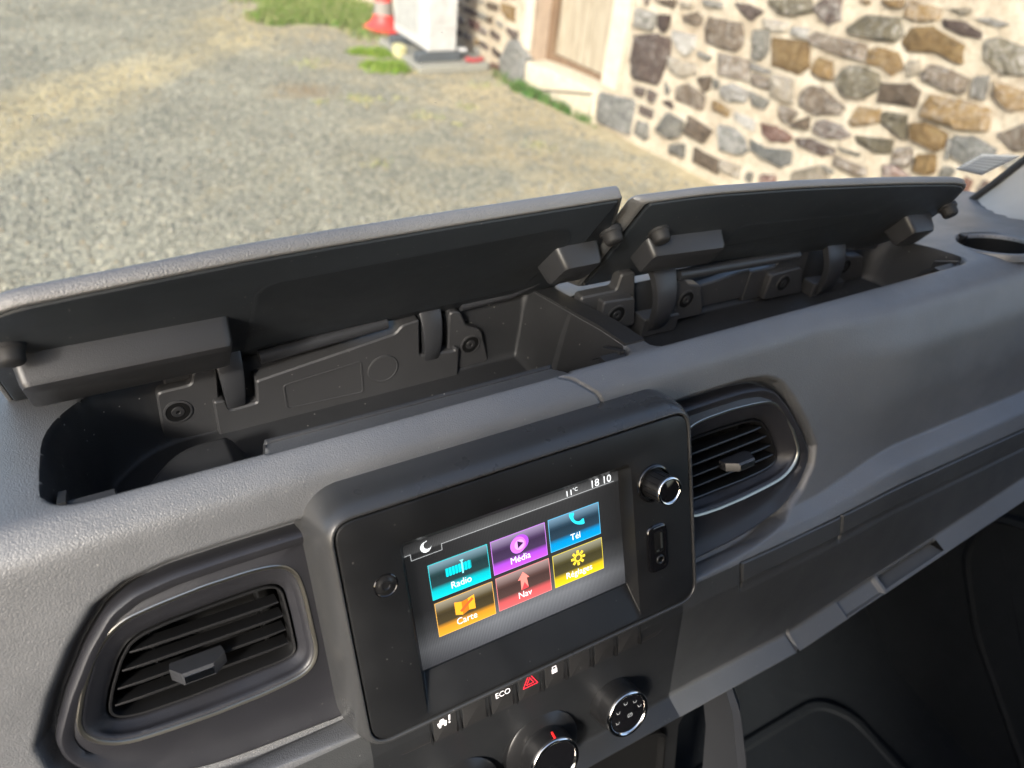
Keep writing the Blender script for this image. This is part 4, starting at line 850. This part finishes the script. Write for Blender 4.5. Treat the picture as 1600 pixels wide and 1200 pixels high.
# grass
def grass(name,pts,hgt,label,cols):
    n=len(pts); a=rng.random(n)*6.283; h=hgt*(.5+.8*rng.random(n)); wd=.0045+.003*rng.random(n); ln=(rng.random((n,2))-.5)*1.3*h[:,None]
    z0=gz(pts[:,0],pts[:,1]); dx=np.stack([np.cos(a)*wd,np.sin(a)*wd],1)
    v0=np.concatenate([pts-dx,z0[:,None]-.005],1); v1=np.concatenate([pts+dx,z0[:,None]-.005],1); v2=np.concatenate([pts+ln*.35+dx*.7,(z0+h*.6)[:,None]],1); v3=np.concatenate([pts+ln*.35-dx*.7,(z0+h*.6)[:,None]],1); v4=np.concatenate([pts+ln,(z0+h)[:,None]],1)
    V=np.stack([v0,v1,v2,v3,v4],1).reshape(-1,3); b=5*np.arange(n)[:,None]
    F=np.concatenate([b+np.array([[0,1,2]]),b+np.array([[0,2,3]]),b+np.array([[3,2,4]])],0)
    m=attr_mat(name+'_blades',.6); bs=m.node_tree.nodes['Principled BSDF']
    o=fastmesh(name,V,F,m); c=np.array(cols)[rng.integers(0,len(cols),n)]*(.75+.5*rng.random((n,1))); tint(o,np.repeat(c,5,0)); tag(o,label,'grass',kind='stuff'); return o
def blob(c,r,n,den=None):
    q=rng.normal(size=(n,2)); q/=np.linalg.norm(q,axis=1)[:,None]; q*=(rng.random((n,1))**.75)*(.75+.5*rng.random((n,1))); q=q+.10*np.sin(q[:,::-1]*23+c[1]*9); w_=1+.25*np.sin(np.arctan2(q[:,1],q[:,0])*3+c[0]*7)
    return np.array(c)+q*np.array(r)*w_[:,None]
green=[(.08,.15,.025),(.11,.19,.03),(.15,.21,.05),(.20,.22,.08),(.24,.21,.11)]
lawn=np.concatenate([blob((2.55,9.6),(.75,1.1),14000),blob((2.95,8.4),(.35,.75),8000),blob((2.30,8.5),(.42,.42),5000),blob((3.3,10.3),(.6,1.0),6000),blob((2.05,8.25),(.18,.16),700)])
grass('grass_patch',lawn,.055,'patch of short green grass behind the traffic cone',green)
grass('grass_tuft',np.concatenate([blob((2.66,6.95),(.22,.12),1100),blob((2.50,7.0),(.14,.1),260),blob((2.56,6.42),(.14,.13),1000),blob((2.44,6.36),(.12,.1),200),blob((2.40,6.5),(.10,.06),300)]),.055,'two bright green grass tufts beside the concrete slab',[(0.119,0.210,0.021),(0.154,0.238,0.028),(0.182,0.231,0.042)])
grass('weed_strip',np.concatenate([blob((3.450,5.66),(.06,.10),420),blob((3.468,5.50),(.045,.08),260),blob((3.505,5.36),(.03,.10),150),blob((3.545,5.12),(.03,.16),160),blob((3.58,4.85),(.03,.12),60),blob((3.42,5.95),(.05,.2),60)]),.075,'dark green weeds growing along the stone threshold',[(.04,.12,.02),(.06,.15,.025),(.09,.17,.04),(.16,.15,.07)])
sp_=np.concatenate([blob((x,y),(r,r*.8),int(500*r)) for x,y,r in zip(rng.uniform(1.6,3.3,14),rng.uniform(4.2,7.0,14),rng.uniform(.05,.22,14))])
grass('sparse_grass',sp_,.022,'thin short grass sprouting through the gravel',[(.20,.24,.10),(.28,.27,.14),(.35,.31,.18)])

# ------------------------------------------------------------ stone building
TH=math.atan2(.24,3.01); WD=np.array((-math.sin(TH),math.cos(TH),0)); WN=np.array((-math.cos(TH),-math.sin(TH),0))
bld=empty('stone_building',(3.76,3.43,GZ)); tag(bld,'rubble stone building with cream mortar and a weathered plank door','building')
BM=Matrix((WD,(0,0,1),WN)).transposed()         # local (u, height, out) -> offset
def wp(u,w_,o=0): return tuple(WD*u+np.array((0,0,w_))+WN*o)
class WB(MB):
    def build(s,name,mat,parent=None,**k): return MB.build(s,name,mat,parent or bld,**k)
def mortar_mat():
    m,t,b=nodes('lime_mortar'); b.inputs['Roughness'].default_value=.95; b.inputs['Specular IOR Level'].default_value=.15
    tc=N(t,'ShaderNodeTexCoord')
    def nz(s,dt,r,ds=0):
        n=N(t,'ShaderNodeTexNoise'); n.inputs['Scale'].default_value=s; n.inputs['Detail'].default_value=dt; n.inputs['Roughness'].default_value=r; n.inputs['Distortion'].default_value=ds; lnk(t,tc.outputs['Object'],n.inputs[0]); return n.outputs[0]
    r=ramp(t,[(.30,(.34,.275,.20)),(.45,(.43,.37,.285)),(.58,(.50,.445,.355)),(.75,(.55,.51,.43))]); lnk(t,nz(5,9,.7,.6),r.inputs[0])
    g=ramp(t,[(.30,(.55,.52,.47)),(.48,(1,1,1))]); lnk(t,nz(38,6,.7),g.inputs[0])
    mm=N(t,'ShaderNodeMix',data_type='RGBA',blend_type='MULTIPLY'); mm.inputs[0].default_value=.8; lnk(t,r.outputs[0],mm.inputs[6]); lnk(t,g.outputs[0],mm.inputs[7]); lnk(t,mm.outputs[2],b.inputs['Base Color'])
    ad=N(t,'ShaderNodeMath',operation='MULTIPLY_ADD'); lnk(t,nz(11,5,.6),ad.inputs[0]); ad.inputs[1].default_value=2.0; lnk(t,nz(60,7,.7),ad.inputs[2])
    bp=N(t,'ShaderNodeBump'); bp.inputs['Strength'].default_value=1; bp.inputs['Distance'].default_value=.016; lnk(t,ad.outputs[0],bp.inputs['Height']); lnk(t,bp.outputs[0],b.inputs['Normal']); return m
M['mortar']=mortar_mat()
def stone_mat(name,c0,c1,c2,lime=.5):
    m,t,b=nodes(name); b.inputs['Roughness'].default_value=.9; b.inputs['Specular IOR Level'].default_value=.2
    tc=N(t,'ShaderNodeTexCoord'); oi=N(t,'ShaderNodeObjectInfo')
    va=N(t,'ShaderNodeVectorMath',operation='ADD'); lnk(t,tc.outputs['Object'],va.inputs[0]); lnk(t,oi.outputs['Location'],va.inputs[1])
    n1=N(t,'ShaderNodeTexNoise'); n1.inputs['Scale'].default_value=14; n1.inputs['Detail'].default_value=9; n1.inputs['Roughness'].default_value=.75; n1.inputs['Distortion'].default_value=1.2; lnk(t,va.outputs[0],n1.inputs[0])
    r=ramp(t,[(.32,c0),(.50,c1),(.68,c2)]); lnk(t,n1.outputs[0],r.inputs[0])
    hs=N(t,'ShaderNodeHueSaturation'); mr=N(t,'ShaderNodeMapRange'); lnk(t,oi.outputs['Random'],mr.inputs[0]); mr.inputs[3].default_value=.60; mr.inputs[4].default_value=1.05; lnk(t,mr.outputs[0],hs.inputs['Value']); lnk(t,r.outputs[0],hs.inputs['Color'])
    # lime wash left on the stone
    n2=N(t,'ShaderNodeTexNoise'); n2.inputs['Scale'].default_value=17; n2.inputs['Detail'].default_value=10; n2.inputs['Roughness'].default_value=.82; n2.inputs['Distortion'].default_value=1.5; lnk(t,va.outputs[0],n2.inputs[0])
    sb=N(t,'ShaderNodeMath',operation='MULTIPLY_ADD'); lnk(t,oi.outputs['Random'],sb.inputs[0]); sb.inputs[1].default_value=.14; lnk(t,n2.outputs[0],sb.inputs[2])
    lr=ramp(t,[(.60-.08*lime,(0,0,0)),(.80-.08*lime,(.75,.75,.75))]); lnk(t,sb.outputs[0],lr.inputs[0])
    mx=N(t,'ShaderNodeMix',data_type='RGBA'); lnk(t,lr.outputs[0],mx.inputs[0]); lnk(t,hs.outputs[0],mx.inputs[6]); mx.inputs[7].default_value=(.40,.385,.36,1)
    lnk(t,mx.outputs[2],b.inputs['Base Color'])
    n3=N(t,'ShaderNodeTexNoise'); n3.inputs['Scale'].default_value=26; n3.inputs['Detail'].default_value=8; n3.inputs['Roughness'].default_value=.7; lnk(t,va.outputs[0],n3.inputs[0])
    bp=N(t,'ShaderNodeBump'); bp.inputs['Strength'].default_value=.9; bp.inputs['Distance'].default_value=.02; lnk(t,n3.outputs[0],bp.inputs['Height']); lnk(t,bp.outputs[0],b.inputs['Normal']); return m
SMt={'b':stone_mat('brown_stone',(0.061,0.043,0.029),(0.122,0.090,0.061),(0.194,0.151,0.108)),'d':stone_mat('dark_stone',(0.040,0.027,0.022),(0.079,0.056,0.045),(0.130,0.097,0.079),.2),
 'g':stone_mat('grey_stone',(0.072,0.068,0.058),(0.137,0.130,0.112),(0.216,0.202,0.173),.6),'l':stone_mat('pale_stone',(0.158,0.130,0.094),(0.245,0.209,0.158),(0.324,0.288,0.223),.6),
 'w':stone_mat('lime_stone',(0.108,0.101,0.086),(0.216,0.202,0.180),(0.346,0.338,0.317),1.3),'o':stone_mat('ochre_stone',(0.094,0.054,0.022),(0.202,0.130,0.054),(0.302,0.216,0.108),.35),
 'r':stone_mat('red_stone',(0.072,0.032,0.023),(0.137,0.072,0.054),(0.202,0.130,0.101),.4),'s':stone_mat('slate_stone',(0.065,0.065,0.061),(0.112,0.112,0.104),(0.173,0.169,0.151),.3),
 'v':stone_mat('olive_stone',(0.054,0.045,0.027),(0.115,0.097,0.061),(0.194,0.169,0.115),.6)}
STONES="""b 917,995 734,1033 738,988 847,985
l 683,1031 581,1041 579,1018 663,1008
g 471,1087 315,1105 300,1078 369,1063 453,1068
d 194,1123 97,1136 -3,1121 48,1062 119,1080
v -56,1197 -324,1253 -347,1196 -258,1159 -144,1152 -87,1168
g 1086,900 897,908 900,810 1069,792
d 857,908 757,926 751,866 776,818 835,838
b 611,963 524,998 464,980 462,940 527,934 601,933
b 380,995 126,1010 93,907 139,864 368,859 394,932
l -47,1087 -212,1103 -219,1061 -173,1051 -67,1062
w -266,1090 -373,1108 -376,1056 -270,1056
g 3,998 -104,1020 -136,923 -100,868 -33,873 -27,948
d 1049,722 844,759 715,773 713,662 743,495 997,469 1044,557
w 684,840 476,857 462,795 511,736 624,771
g 415,782 303,774 317,746 412,758
l 677,672 567,675 423,697 413,632 537,584 648,601
b 233,808 1,822 -30,723 192,693
o -159,996 -396,1029 -443,914 -398,858 -212,859
b -73,767 -204,773 -212,712 -83,714
w -42,821 -200,825 -192,804 -61,799
l -229,803 -383,823 -412,701 -258,702
b 360,621 268,655 258,574 283,558
g 236,648 187,645 179,605 212,596
w 144,624 66,663 -62,652 -71,597 31,566 128,578
g -92,660 -241,649 -225,596 -139,593
b 536,501 450,552 303,526 296,432 527,432
d 958,386 863,405 861,350 938,341
d 808,412 708,405 730,342 795,346
g 665,508 606,471 612,425 644,442
o 185,519 46,511 40,461 179,469
w -25,508 -182,508 -194,445 -139,443 -28,466
b -350,651 -472,650 -429,581 -370,601
b -459,582 -560,651 -577,586 -474,571
d 868,276 733,281 731,229 860,226
g 862,157 748,166 717,88 757,50 867,72
g 568,309 417,294 425,198 494,160 639,183
b 357,350 149,329 190,233 374,244
s 70,382 -40,402 -132,372 -177,310 -156,276 12,251
r -249,505 -349,522 -469,505 -463,470 -352,432 -278,456
b -477,760 -512,815 -605,820 -759,778 -741,736 -621,690 -488,709
s 1321,221 970,273 944,50 1302,23
d -416,1272 -530,1296 -564,1204 -505,1167 -430,1194 -381,1224
o -647,1320 -709,1327 -700,1312
o -773,1346 -880,1369 -889,1333 -822,1325
o -926,1369 -1100,1373 -1102,1325 -1025,1301 -932,1306
l -1158,1385 -1249,1411 -1265,1391 -1217,1378
v -637,1167 -713,1244 -884,1276 -931,1223 -919,1182 -800,1159 -694,1154
d -1149,1330 -1255,1342 -1340,1320 -1346,1295 -1260,1289 -1169,1304
w -1302,1370 -1359,1389 -1453,1382 -1412,1361
o -987,1186 -1016,1256 -1109,1278 -1275,1245 -1300,1178 -1279,1163 -1176,1183 -1032,1155
v -1393,1280 -1438,1309 -1582,1299 -1632,1201 -1532,1185 -1422,1222
b -450,1102 -610,1106 -749,1114 -767,1044 -658,1036 -474,1045 -410,1064
o -804,1094 -836,1115 -962,1121 -1017,1070 -977,1019 -910,1041 -817,1036
l -1048,1104 -1099,1125 -1130,1068 -1091,1044 -1060,1069
b -1153,1074 -1184,1118 -1286,1118 -1365,1102 -1367,1039 -1311,1035 -1167,1046
v -675,913 -701,977 -786,1000 -902,984 -922,921 -863,864 -757,847 -695,876
b -955,958 -1087,1003 -1167,980 -1163,904 -966,878
w -1417,1123 -1467,1143 -1495,1046 -1442,1042
o -1521,1128 -1669,1129 -1701,1066 -1642,1032 -1540,1078
o -1229,911 -1248,984 -1361,992 -1517,1002 -1555,911 -1428,882 -1246,876
o -503,974 -586,974 -629,893 -569,883 -497,900
o -840,715 -858,795 -981,826 -999,767 -953,738 -873,700
d -638,649 -685,672 -815,670 -863,641 -822,611 -705,579 -630,600
v -1023,825 -1142,849 -1178,734 -1028,777
o -1198,812 -1263,840 -1389,828 -1395,768 -1365,736 -1226,751
v -918,659 -1114,698 -1125,636 -1067,615 -929,633
b -1173,675 -1242,700 -1268,651 -1262,605 -1185,613
s -1451,836 -1527,855 -1652,839 -1659,782 -1606,735 -1475,755
b -1644,922 -1736,997 -1791,889 -1739,864
g 485,111 364,154 342,66 475,57
b 245,168 19,167 6,79 228,80
l -17,171 -164,190 -177,122 -26,110
g -239,174 -282,181 -283,119 -244,130
r -363,204 -449,237 -476,195 -384,150
s -217,385 -309,374 -504,419 -521,350 -473,311 -354,314 -234,339
l -586,316 -738,407 -818,356 -604,246
d -531,502 -618,533 -789,537 -792,507 -729,476 -572,476
b -841,501 -1020,506 -1042,475 -1016,454 -839,461
r -1132,563 -1196,588 -1305,562 -1163,514
o -1304,686 -1382,707 -1413,633 -1380,606 -1311,602
g -1459,680 -1518,681 -1504,633 -1453,613
s -1419,811 -1440,812 -1455,720 -1439,721
g -826,559 -965,570 -963,554 -866,550
g -769,427 -849,417 -837,400 -775,413
b 3042,530 2897,546 2875,500 2962,489 3052,499
o 2799,567 2619,577 2615,471 2699,474 2776,507
d 2701,400 2546,393 2537,344 2606,334 2696,365
d 2952,319 2817,306 2817,260 2930,271
b 3019,417 2968,428 2968,376 3012,373
g 2864,422 2767,407 2776,375 2859,393
g 3179,419 3079,418 3082,380 3174,382
d 3133,300 3055,295 3050,257 3127,255
r 3358,333 3198,323 3190,263 3334,268
d 3620,322 3452,304 3447,258 3598,263
d 3448,414 3241,413 3250,365 3444,376
d 3646,419 3530,420 3527,390 3652,386
g 3298,499 3133,534 3136,503
d 3407,188 3308,180 3303,141 3418,145
d 3606,173 3489,184 3485,145 3620,137
d 3133,183 2992,171 2993,127 3127,137
d 2901,178 2794,159 2803,118 2879,129
s 2638,275 2531,308 2354,243 2353,10 2534,-3 2700,29 2703,144
g 3082,37 2985,15 2992,-52 3087,-45
r 2926,31 2778,55 2780,-33 2914,-54"""
boxes=[]
def stone(code,pts,depth=None):
    P=np.array(pts,float); c=P.mean(0)
    if abs(np.sum(P[:,0]*np.roll(P[:,1],-1)-np.roll(P[:,0],-1)*P[:,1]))<1e-5: return
    A_=np.sum(P[:,0]*np.roll(P[:,1],-1)-np.roll(P[:,0],-1)*P[:,1])
    if A_<0: P=P[::-1]
    cc0=P.mean(0); sz=min(np.ptp(P[:,0]),np.ptp(P[:,1])); Q=np.array(round_poly(cc0+(P-cc0)*1.17,sz*.09,2)); 
    # about 12 points, a little ragged
    k=max(1,len(Q)//13); Q=Q[::k]; Q=Q+rng.normal(size=Q.shape)*sz*.026
    h=depth or min(.06,.024+.13*sz)*(.6+.6*rng.random()); n=len(Q); cc=Q.mean(0)
    lay=[(1.02,-.02),(1.0,h*.35),(.90,h*.85),(.60,h*1.0)]
    rg=[[wp(*(cc+(q-cc)*s_),o_+(rng.normal()*h*.10 if s_<.95 else 0)) for q in Q] for s_,o_ in lay]
    base=np.array(wp(*cc,0)); b=WB(); b.loft([[np.array(v)-base for v in r] for r in rg],False,False)
    i0=len(b.V)-n; b.V.append(tuple(np.array(wp(*cc,h*(1.0+.15*rng.normal())))-base)); b.F+=[(i0+j,i0+(j+1)%n,len(b.V)-1) for j in range(n)]
    o=b.build('stone',SMt[code],ang=48); o.location=tuple(base); boxes.append((*Q.min(0),*Q.max(0)))
for l in STONES.split('\n'):
    a=l.split(); stone(a[0],[tuple(float(c)/1000 for c in q.split(',')) for q in a[1:]])
# more stones where the wall leaves the picture
def free(b_):
    return all(b_[2]<q[0] or b_[0]>q[2] or b_[3]<q[1] or b_[1]>q[3] for q in boxes)
tries=0;cnt=0
while tries<30000 and cnt<190:
    tries+=1; u=rng.uniform(-2.6,4.9); w_=rng.uniform(.03,1.55); big=rng.random()<(.75 if tries<6000 else .1); a_,b_=(rng.uniform(.07,.16),rng.uniform(.05,.085)) if big else (rng.uniform(.022,.075),rng.uniform(.018,.045))
    if 1.05<u<2.62: continue
    if -1.62<u<1.3 and w_>1.55+.2*0: continue
    if u<-1.1 and w_>1.43: continue
    if u>2.3 and u<3.2 and w_>.9: pass
    m_=.012
    if u+a_>1.2 and u-a_<2.5: continue
    if not free((u-a_-m_,w_-b_-m_,u+a_+m_,w_+b_+m_)): continue
    if w_-b_<.02: continue
    k=rng.integers(5,8); an=np.sort(np.linspace(0,2*math.pi,k,endpoint=False)+rng.normal(size=k)*.22)
    stone(rng.choice(list('bbddgglwoorsv')),[(u+a_*.95*np.sign(math.cos(q))*abs(math.cos(q))**.7,w_+b_*.95*np.sign(math.sin(q))*abs(math.sin(q))**.7) for q in an]); cnt+=1
# mortar face with the door opening, slightly uneven
D0,D1,DT=1.345,2.325,2.15
def wallgrid(u0,u1,w0,w1,name):
    nu=max(2,int((u1-u0)/.04)); nw=max(2,int((w1-w0)/.04)); us=np.linspace(u0,u1,nu); ws=np.linspace(w0,w1,nw)
    U,W=np.meshgrid(us,ws,indexing='ij'); bump=.006*np.sin(U*9+W*5)+.005*np.sin(W*14-U*6)+.004*rng.normal(size=U.shape); bump[0]=bump[-1]=0
    V=U[...,None]*WD+WN*bump[...,None]; V[...,2]+=W; ii=np.arange(U.size).reshape(U.shape)
    return fastmesh(name,V.reshape(-1,3),np.stack([ii[:-1,:-1],ii[1:,:-1],ii[1:,1:],ii[:-1,1:]],-1).reshape(-1,4),M['mortar'],bld)
wallgrid(-4.5,D0,-.1,3.0,'mortar_face'); wallgrid(D1,7.5,-.1,3.0,'mortar_face'); wallgrid(D0,D1,DT,3.0,'mortar_face')
# reveals
plas=plastic('jamb_plaster',(.33,.255,.19),.9); 
for u in (D0,D1): WB().loft([[wp(u,w_,o_) for w_ in(-.1,DT)] for o_ in(0,-.26)],closed=False).build('door_reveal',plas)
WB().loft([[wp(u,DT,o_) for u in(D0,D1)] for o_ in(0,-.26)],closed=False).build('door_reveal',plas)
# pale plaster bands at the door corners (proud of the rubble)
pb=plastic('pale_plaster',(.46,.40,.32),.95)
for u0,u1 in ((D0-.19,D0+.0),(D1-.0,D1+.13)):
    Q=[(u0,.30),(u1,.30 if u0<D0 else .26),(u1,2.2),(u0,2.2)]
    b=WB(); b.loft([[wp(u,w_,.012) for u,w_ in Q],[wp(u,w_,-.02) for u,w_ in Q]],True,True).build('plaster_band',pb,smooth=False)
# threshold
Q=round_poly([(D0-.01,-.05),(D1+.01,-.05),(D1+.005,.215),(D1-.30,.236),(D0+.30,.243),(D0+.005,.243)],.02,3); b=WB()
b.loft([[wp(u,w_,o_) for u,w_ in offset_poly(np.array(Q),of2)] for of2,o_ in((0,-.24),(0,.03),(-.012,.05),(-.04,.055))],False,True).build('threshold',stone_mat('pale_limestone',(.36,.31,.21),(.48,.42,.31),(.56,.50,.39),.2),ang=50)
# door: frame and planks
def wood_mat(name,c0,c1,c2):
    m,t,b=nodes(name); b.inputs['Roughness'].default_value=.8; tc=N(t,'ShaderNodeTexCoord'); mp=N(t,'ShaderNodeMapping'); lnk(t,tc.outputs['Object'],mp.inputs[0]); mp.inputs['Scale'].default_value=(9,9,1.1)
    n1=N(t,'ShaderNodeTexNoise'); n1.inputs['Scale'].default_value=3; n1.inputs['Detail'].default_value=8; n1.inputs['Roughness'].default_value=.65; lnk(t,mp.outputs[0],n1.inputs[0])
    r=ramp(t,[(.3,c0),(.5,c1),(.7,c2)]); lnk(t,n1.outputs[0],r.inputs[0]); lnk(t,r.outputs[0],b.inputs['Base Color'])
    bp=N(t,'ShaderNodeBump'); bp.inputs['Strength'].default_value=.4; bp.inputs['Distance'].default_value=.004; lnk(t,n1.outputs[0],bp.inputs['Height']); lnk(t,bp.outputs[0],b.inputs['Normal']); return m
wf=wood_mat('brown_door_frame',(.085,.05,.027),(.14,.088,.05),(.20,.135,.08)); wpk=wood_mat('weathered_planks',(.20,.165,.115),(.28,.24,.175),(.36,.32,.25))
dr=WB()
def wbox(b,u0,u1,w0,w1,o0,o1): 
    return b.loft([[wp(u0,w0,o),wp(u1,w0,o),wp(u1,w1,o),wp(u0,w1,o)] for o in(o0,o1)],True,True)
wbox(dr,D0,D0+.085,.20,DT,-.25,-.17); wbox(dr,D1-.085,D1,.20,DT,-.25,-.17); wbox(dr,D0+.085,D1-.085,.20,.285,-.25,-.175); do=dr.build('door',wf,smooth=False)
n=6
for k in range(n):
    u0=D0+.087+(D1-D0-.174)*k/n; u1=D0+.087+(D1-D0-.174)*(k+1)/n-.006; b=WB(); wbox(b,u0,u1,.288,DT-.02,-.235,-.200+.003*math.sin(k*2.3)); b.build('plank',wpk,do,smooth=False)
b=WB(); wbox(b,D0,D1,.2,DT,-.262,-.252); b.build('backing',M['dark'],do,smooth=False)

# ------------------------------------------------------------ things by the wall
# heat pump unit
ac=empty('heat_pump',(3.0,6.75,GZ)); tag(ac,'white outdoor heat pump unit standing by the stone wall','heat pump'); AO=Vector((3.0,6.75,GZ))
class AB(MB):
    def build(s,name,mat,parent=None,**k):
        o=MB.build(s,name,mat,parent or ac,**k); o.data.transform(Matrix.Translation(-AO)); return o
wht=plastic('white_enamel',(.40,.40,.395),.35); wht2=plastic('shade_white_side',(.38,.375,.37),.4)
bz=GZ+.155; X0,X1,Y0,Y1=2.868,3.150,6.350,7.130; H_=.70
body=AB(); body.box(((X0+X1)/2,(Y0+Y1)/2,bz+H_/2),(X1-X0,Y1-Y0,H_),bev=.008).build('casing',wht,ang=30)
g=AB(); g.box((X0-.003,(Y0+Y1)/2+.10,bz+H_*.53),(.006,.50,.56),bev=.002); gr_=g.build('fan_grille',plastic('grille_grey',(.30,.30,.28),.5),ang=30)
for k in range(22): AB().box((X0-.009,(Y0+Y1)/2+.10,bz+.115+k*.0248),(.006,.49,.006)).build('grille_bar',wht,gr_,smooth=False)
AB().box(((X0+X1)/2,Y0-.0025,bz+.20),(X1-X0-.03,.005,.006)).build('panel_joint',plastic('joint_grey',(.35,.34,.33),.6),smooth=False)
AB().box(((X0+X1)/2-.04,Y0-.003,bz+.44),(.10,.006,.40),bev=.002).build('service_cover',wht2,smooth=False)
AB().box((X0-.003,Y0+.06,bz+.30),(.004,.05,.035)).build('rating_plate',plastic('blue_grey_plate',(.50,.60,.66),.5),smooth=False)
for y in (Y0+.05,Y1-.16): AB().box(((X0+X1)/2-.02,y,GZ+.105),(.44,.095,.085),bev=.012).build('rubber_foot',plastic('foot_rubber',(.055,.062,.068),.8),ang=40)
# concrete slab
sb=MB(); sb.box((3.09,6.72,GZ+.028),(.70,.98,.075),bev=.012); so2=sb.build('concrete_slab',plastic('pale_concrete',(.20,.195,.165),.95,fine=.5),ang=30); tag(so2,'pale concrete slab under the heat pump','slab')
yb=MB(); yb.box((2.745,6.70,GZ+.080),(.085,.13,.115),M=Matrix.Rotation(.15,3,'Z'),bev=.012); yo=yb.build('yellow_block',plastic('yellow_paint',(.40,.37,.19),.8)); tag(yo,'small pale yellow block in front of the slab','block')
rp=MB(); rp.tube([(3.22,6.28,GZ+.10),(3.30,6.27,GZ+.085),(3.40,6.30,GZ+.09)],.022,8); ro2=rp.build('red_pipe',plastic('red_paint',(.35,.06,.06),.6)); tag(ro2,'short red pipe on the ground between heat pump and wall','pipe')
wb_=MB(); wb_.tube([(3.19,6.40,GZ+.155),(3.27,6.38,GZ+.15)],[.022,.018],8); wo=wb_.build('white_pipe_end',wht); tag(wo,'short white pipe end behind the heat pump','pipe')
# traffic cone
cn=empty('traffic_cone',(3.03,7.80,GZ)); cn.scale=(1.12,1.12,1.0); tag(cn,'red traffic cone with a grey band standing left of the heat pump','traffic cone')
rd=plastic('cone_red',(.55,.045,.038),.5); gy=plastic('cone_band_grey',(.20,.19,.17),.6); T=Matrix.Identity(4)
MB().lathe([(.185,.0),(.190,.020),(.150,.045),(.115,.075),(.098,.115),(.092,.150)],T,40).build('cone_base',rd,cn,ang=60)
MB().lathe([(.092,.148),(.081,.27)],T,40,False).build('cone_band',gy,cn); MB().lathe([(.081,.268),(.066,.40)],T,40,False).build('cone_body',rd,cn); MB().lathe([(.066,.398),(.055,.50)],T,40,False).build('cone_band',gy,cn); MB().lathe([(.055,.498),(.028,.72),(.024,.73)],T,40).build('cone_tip',rd,cn)
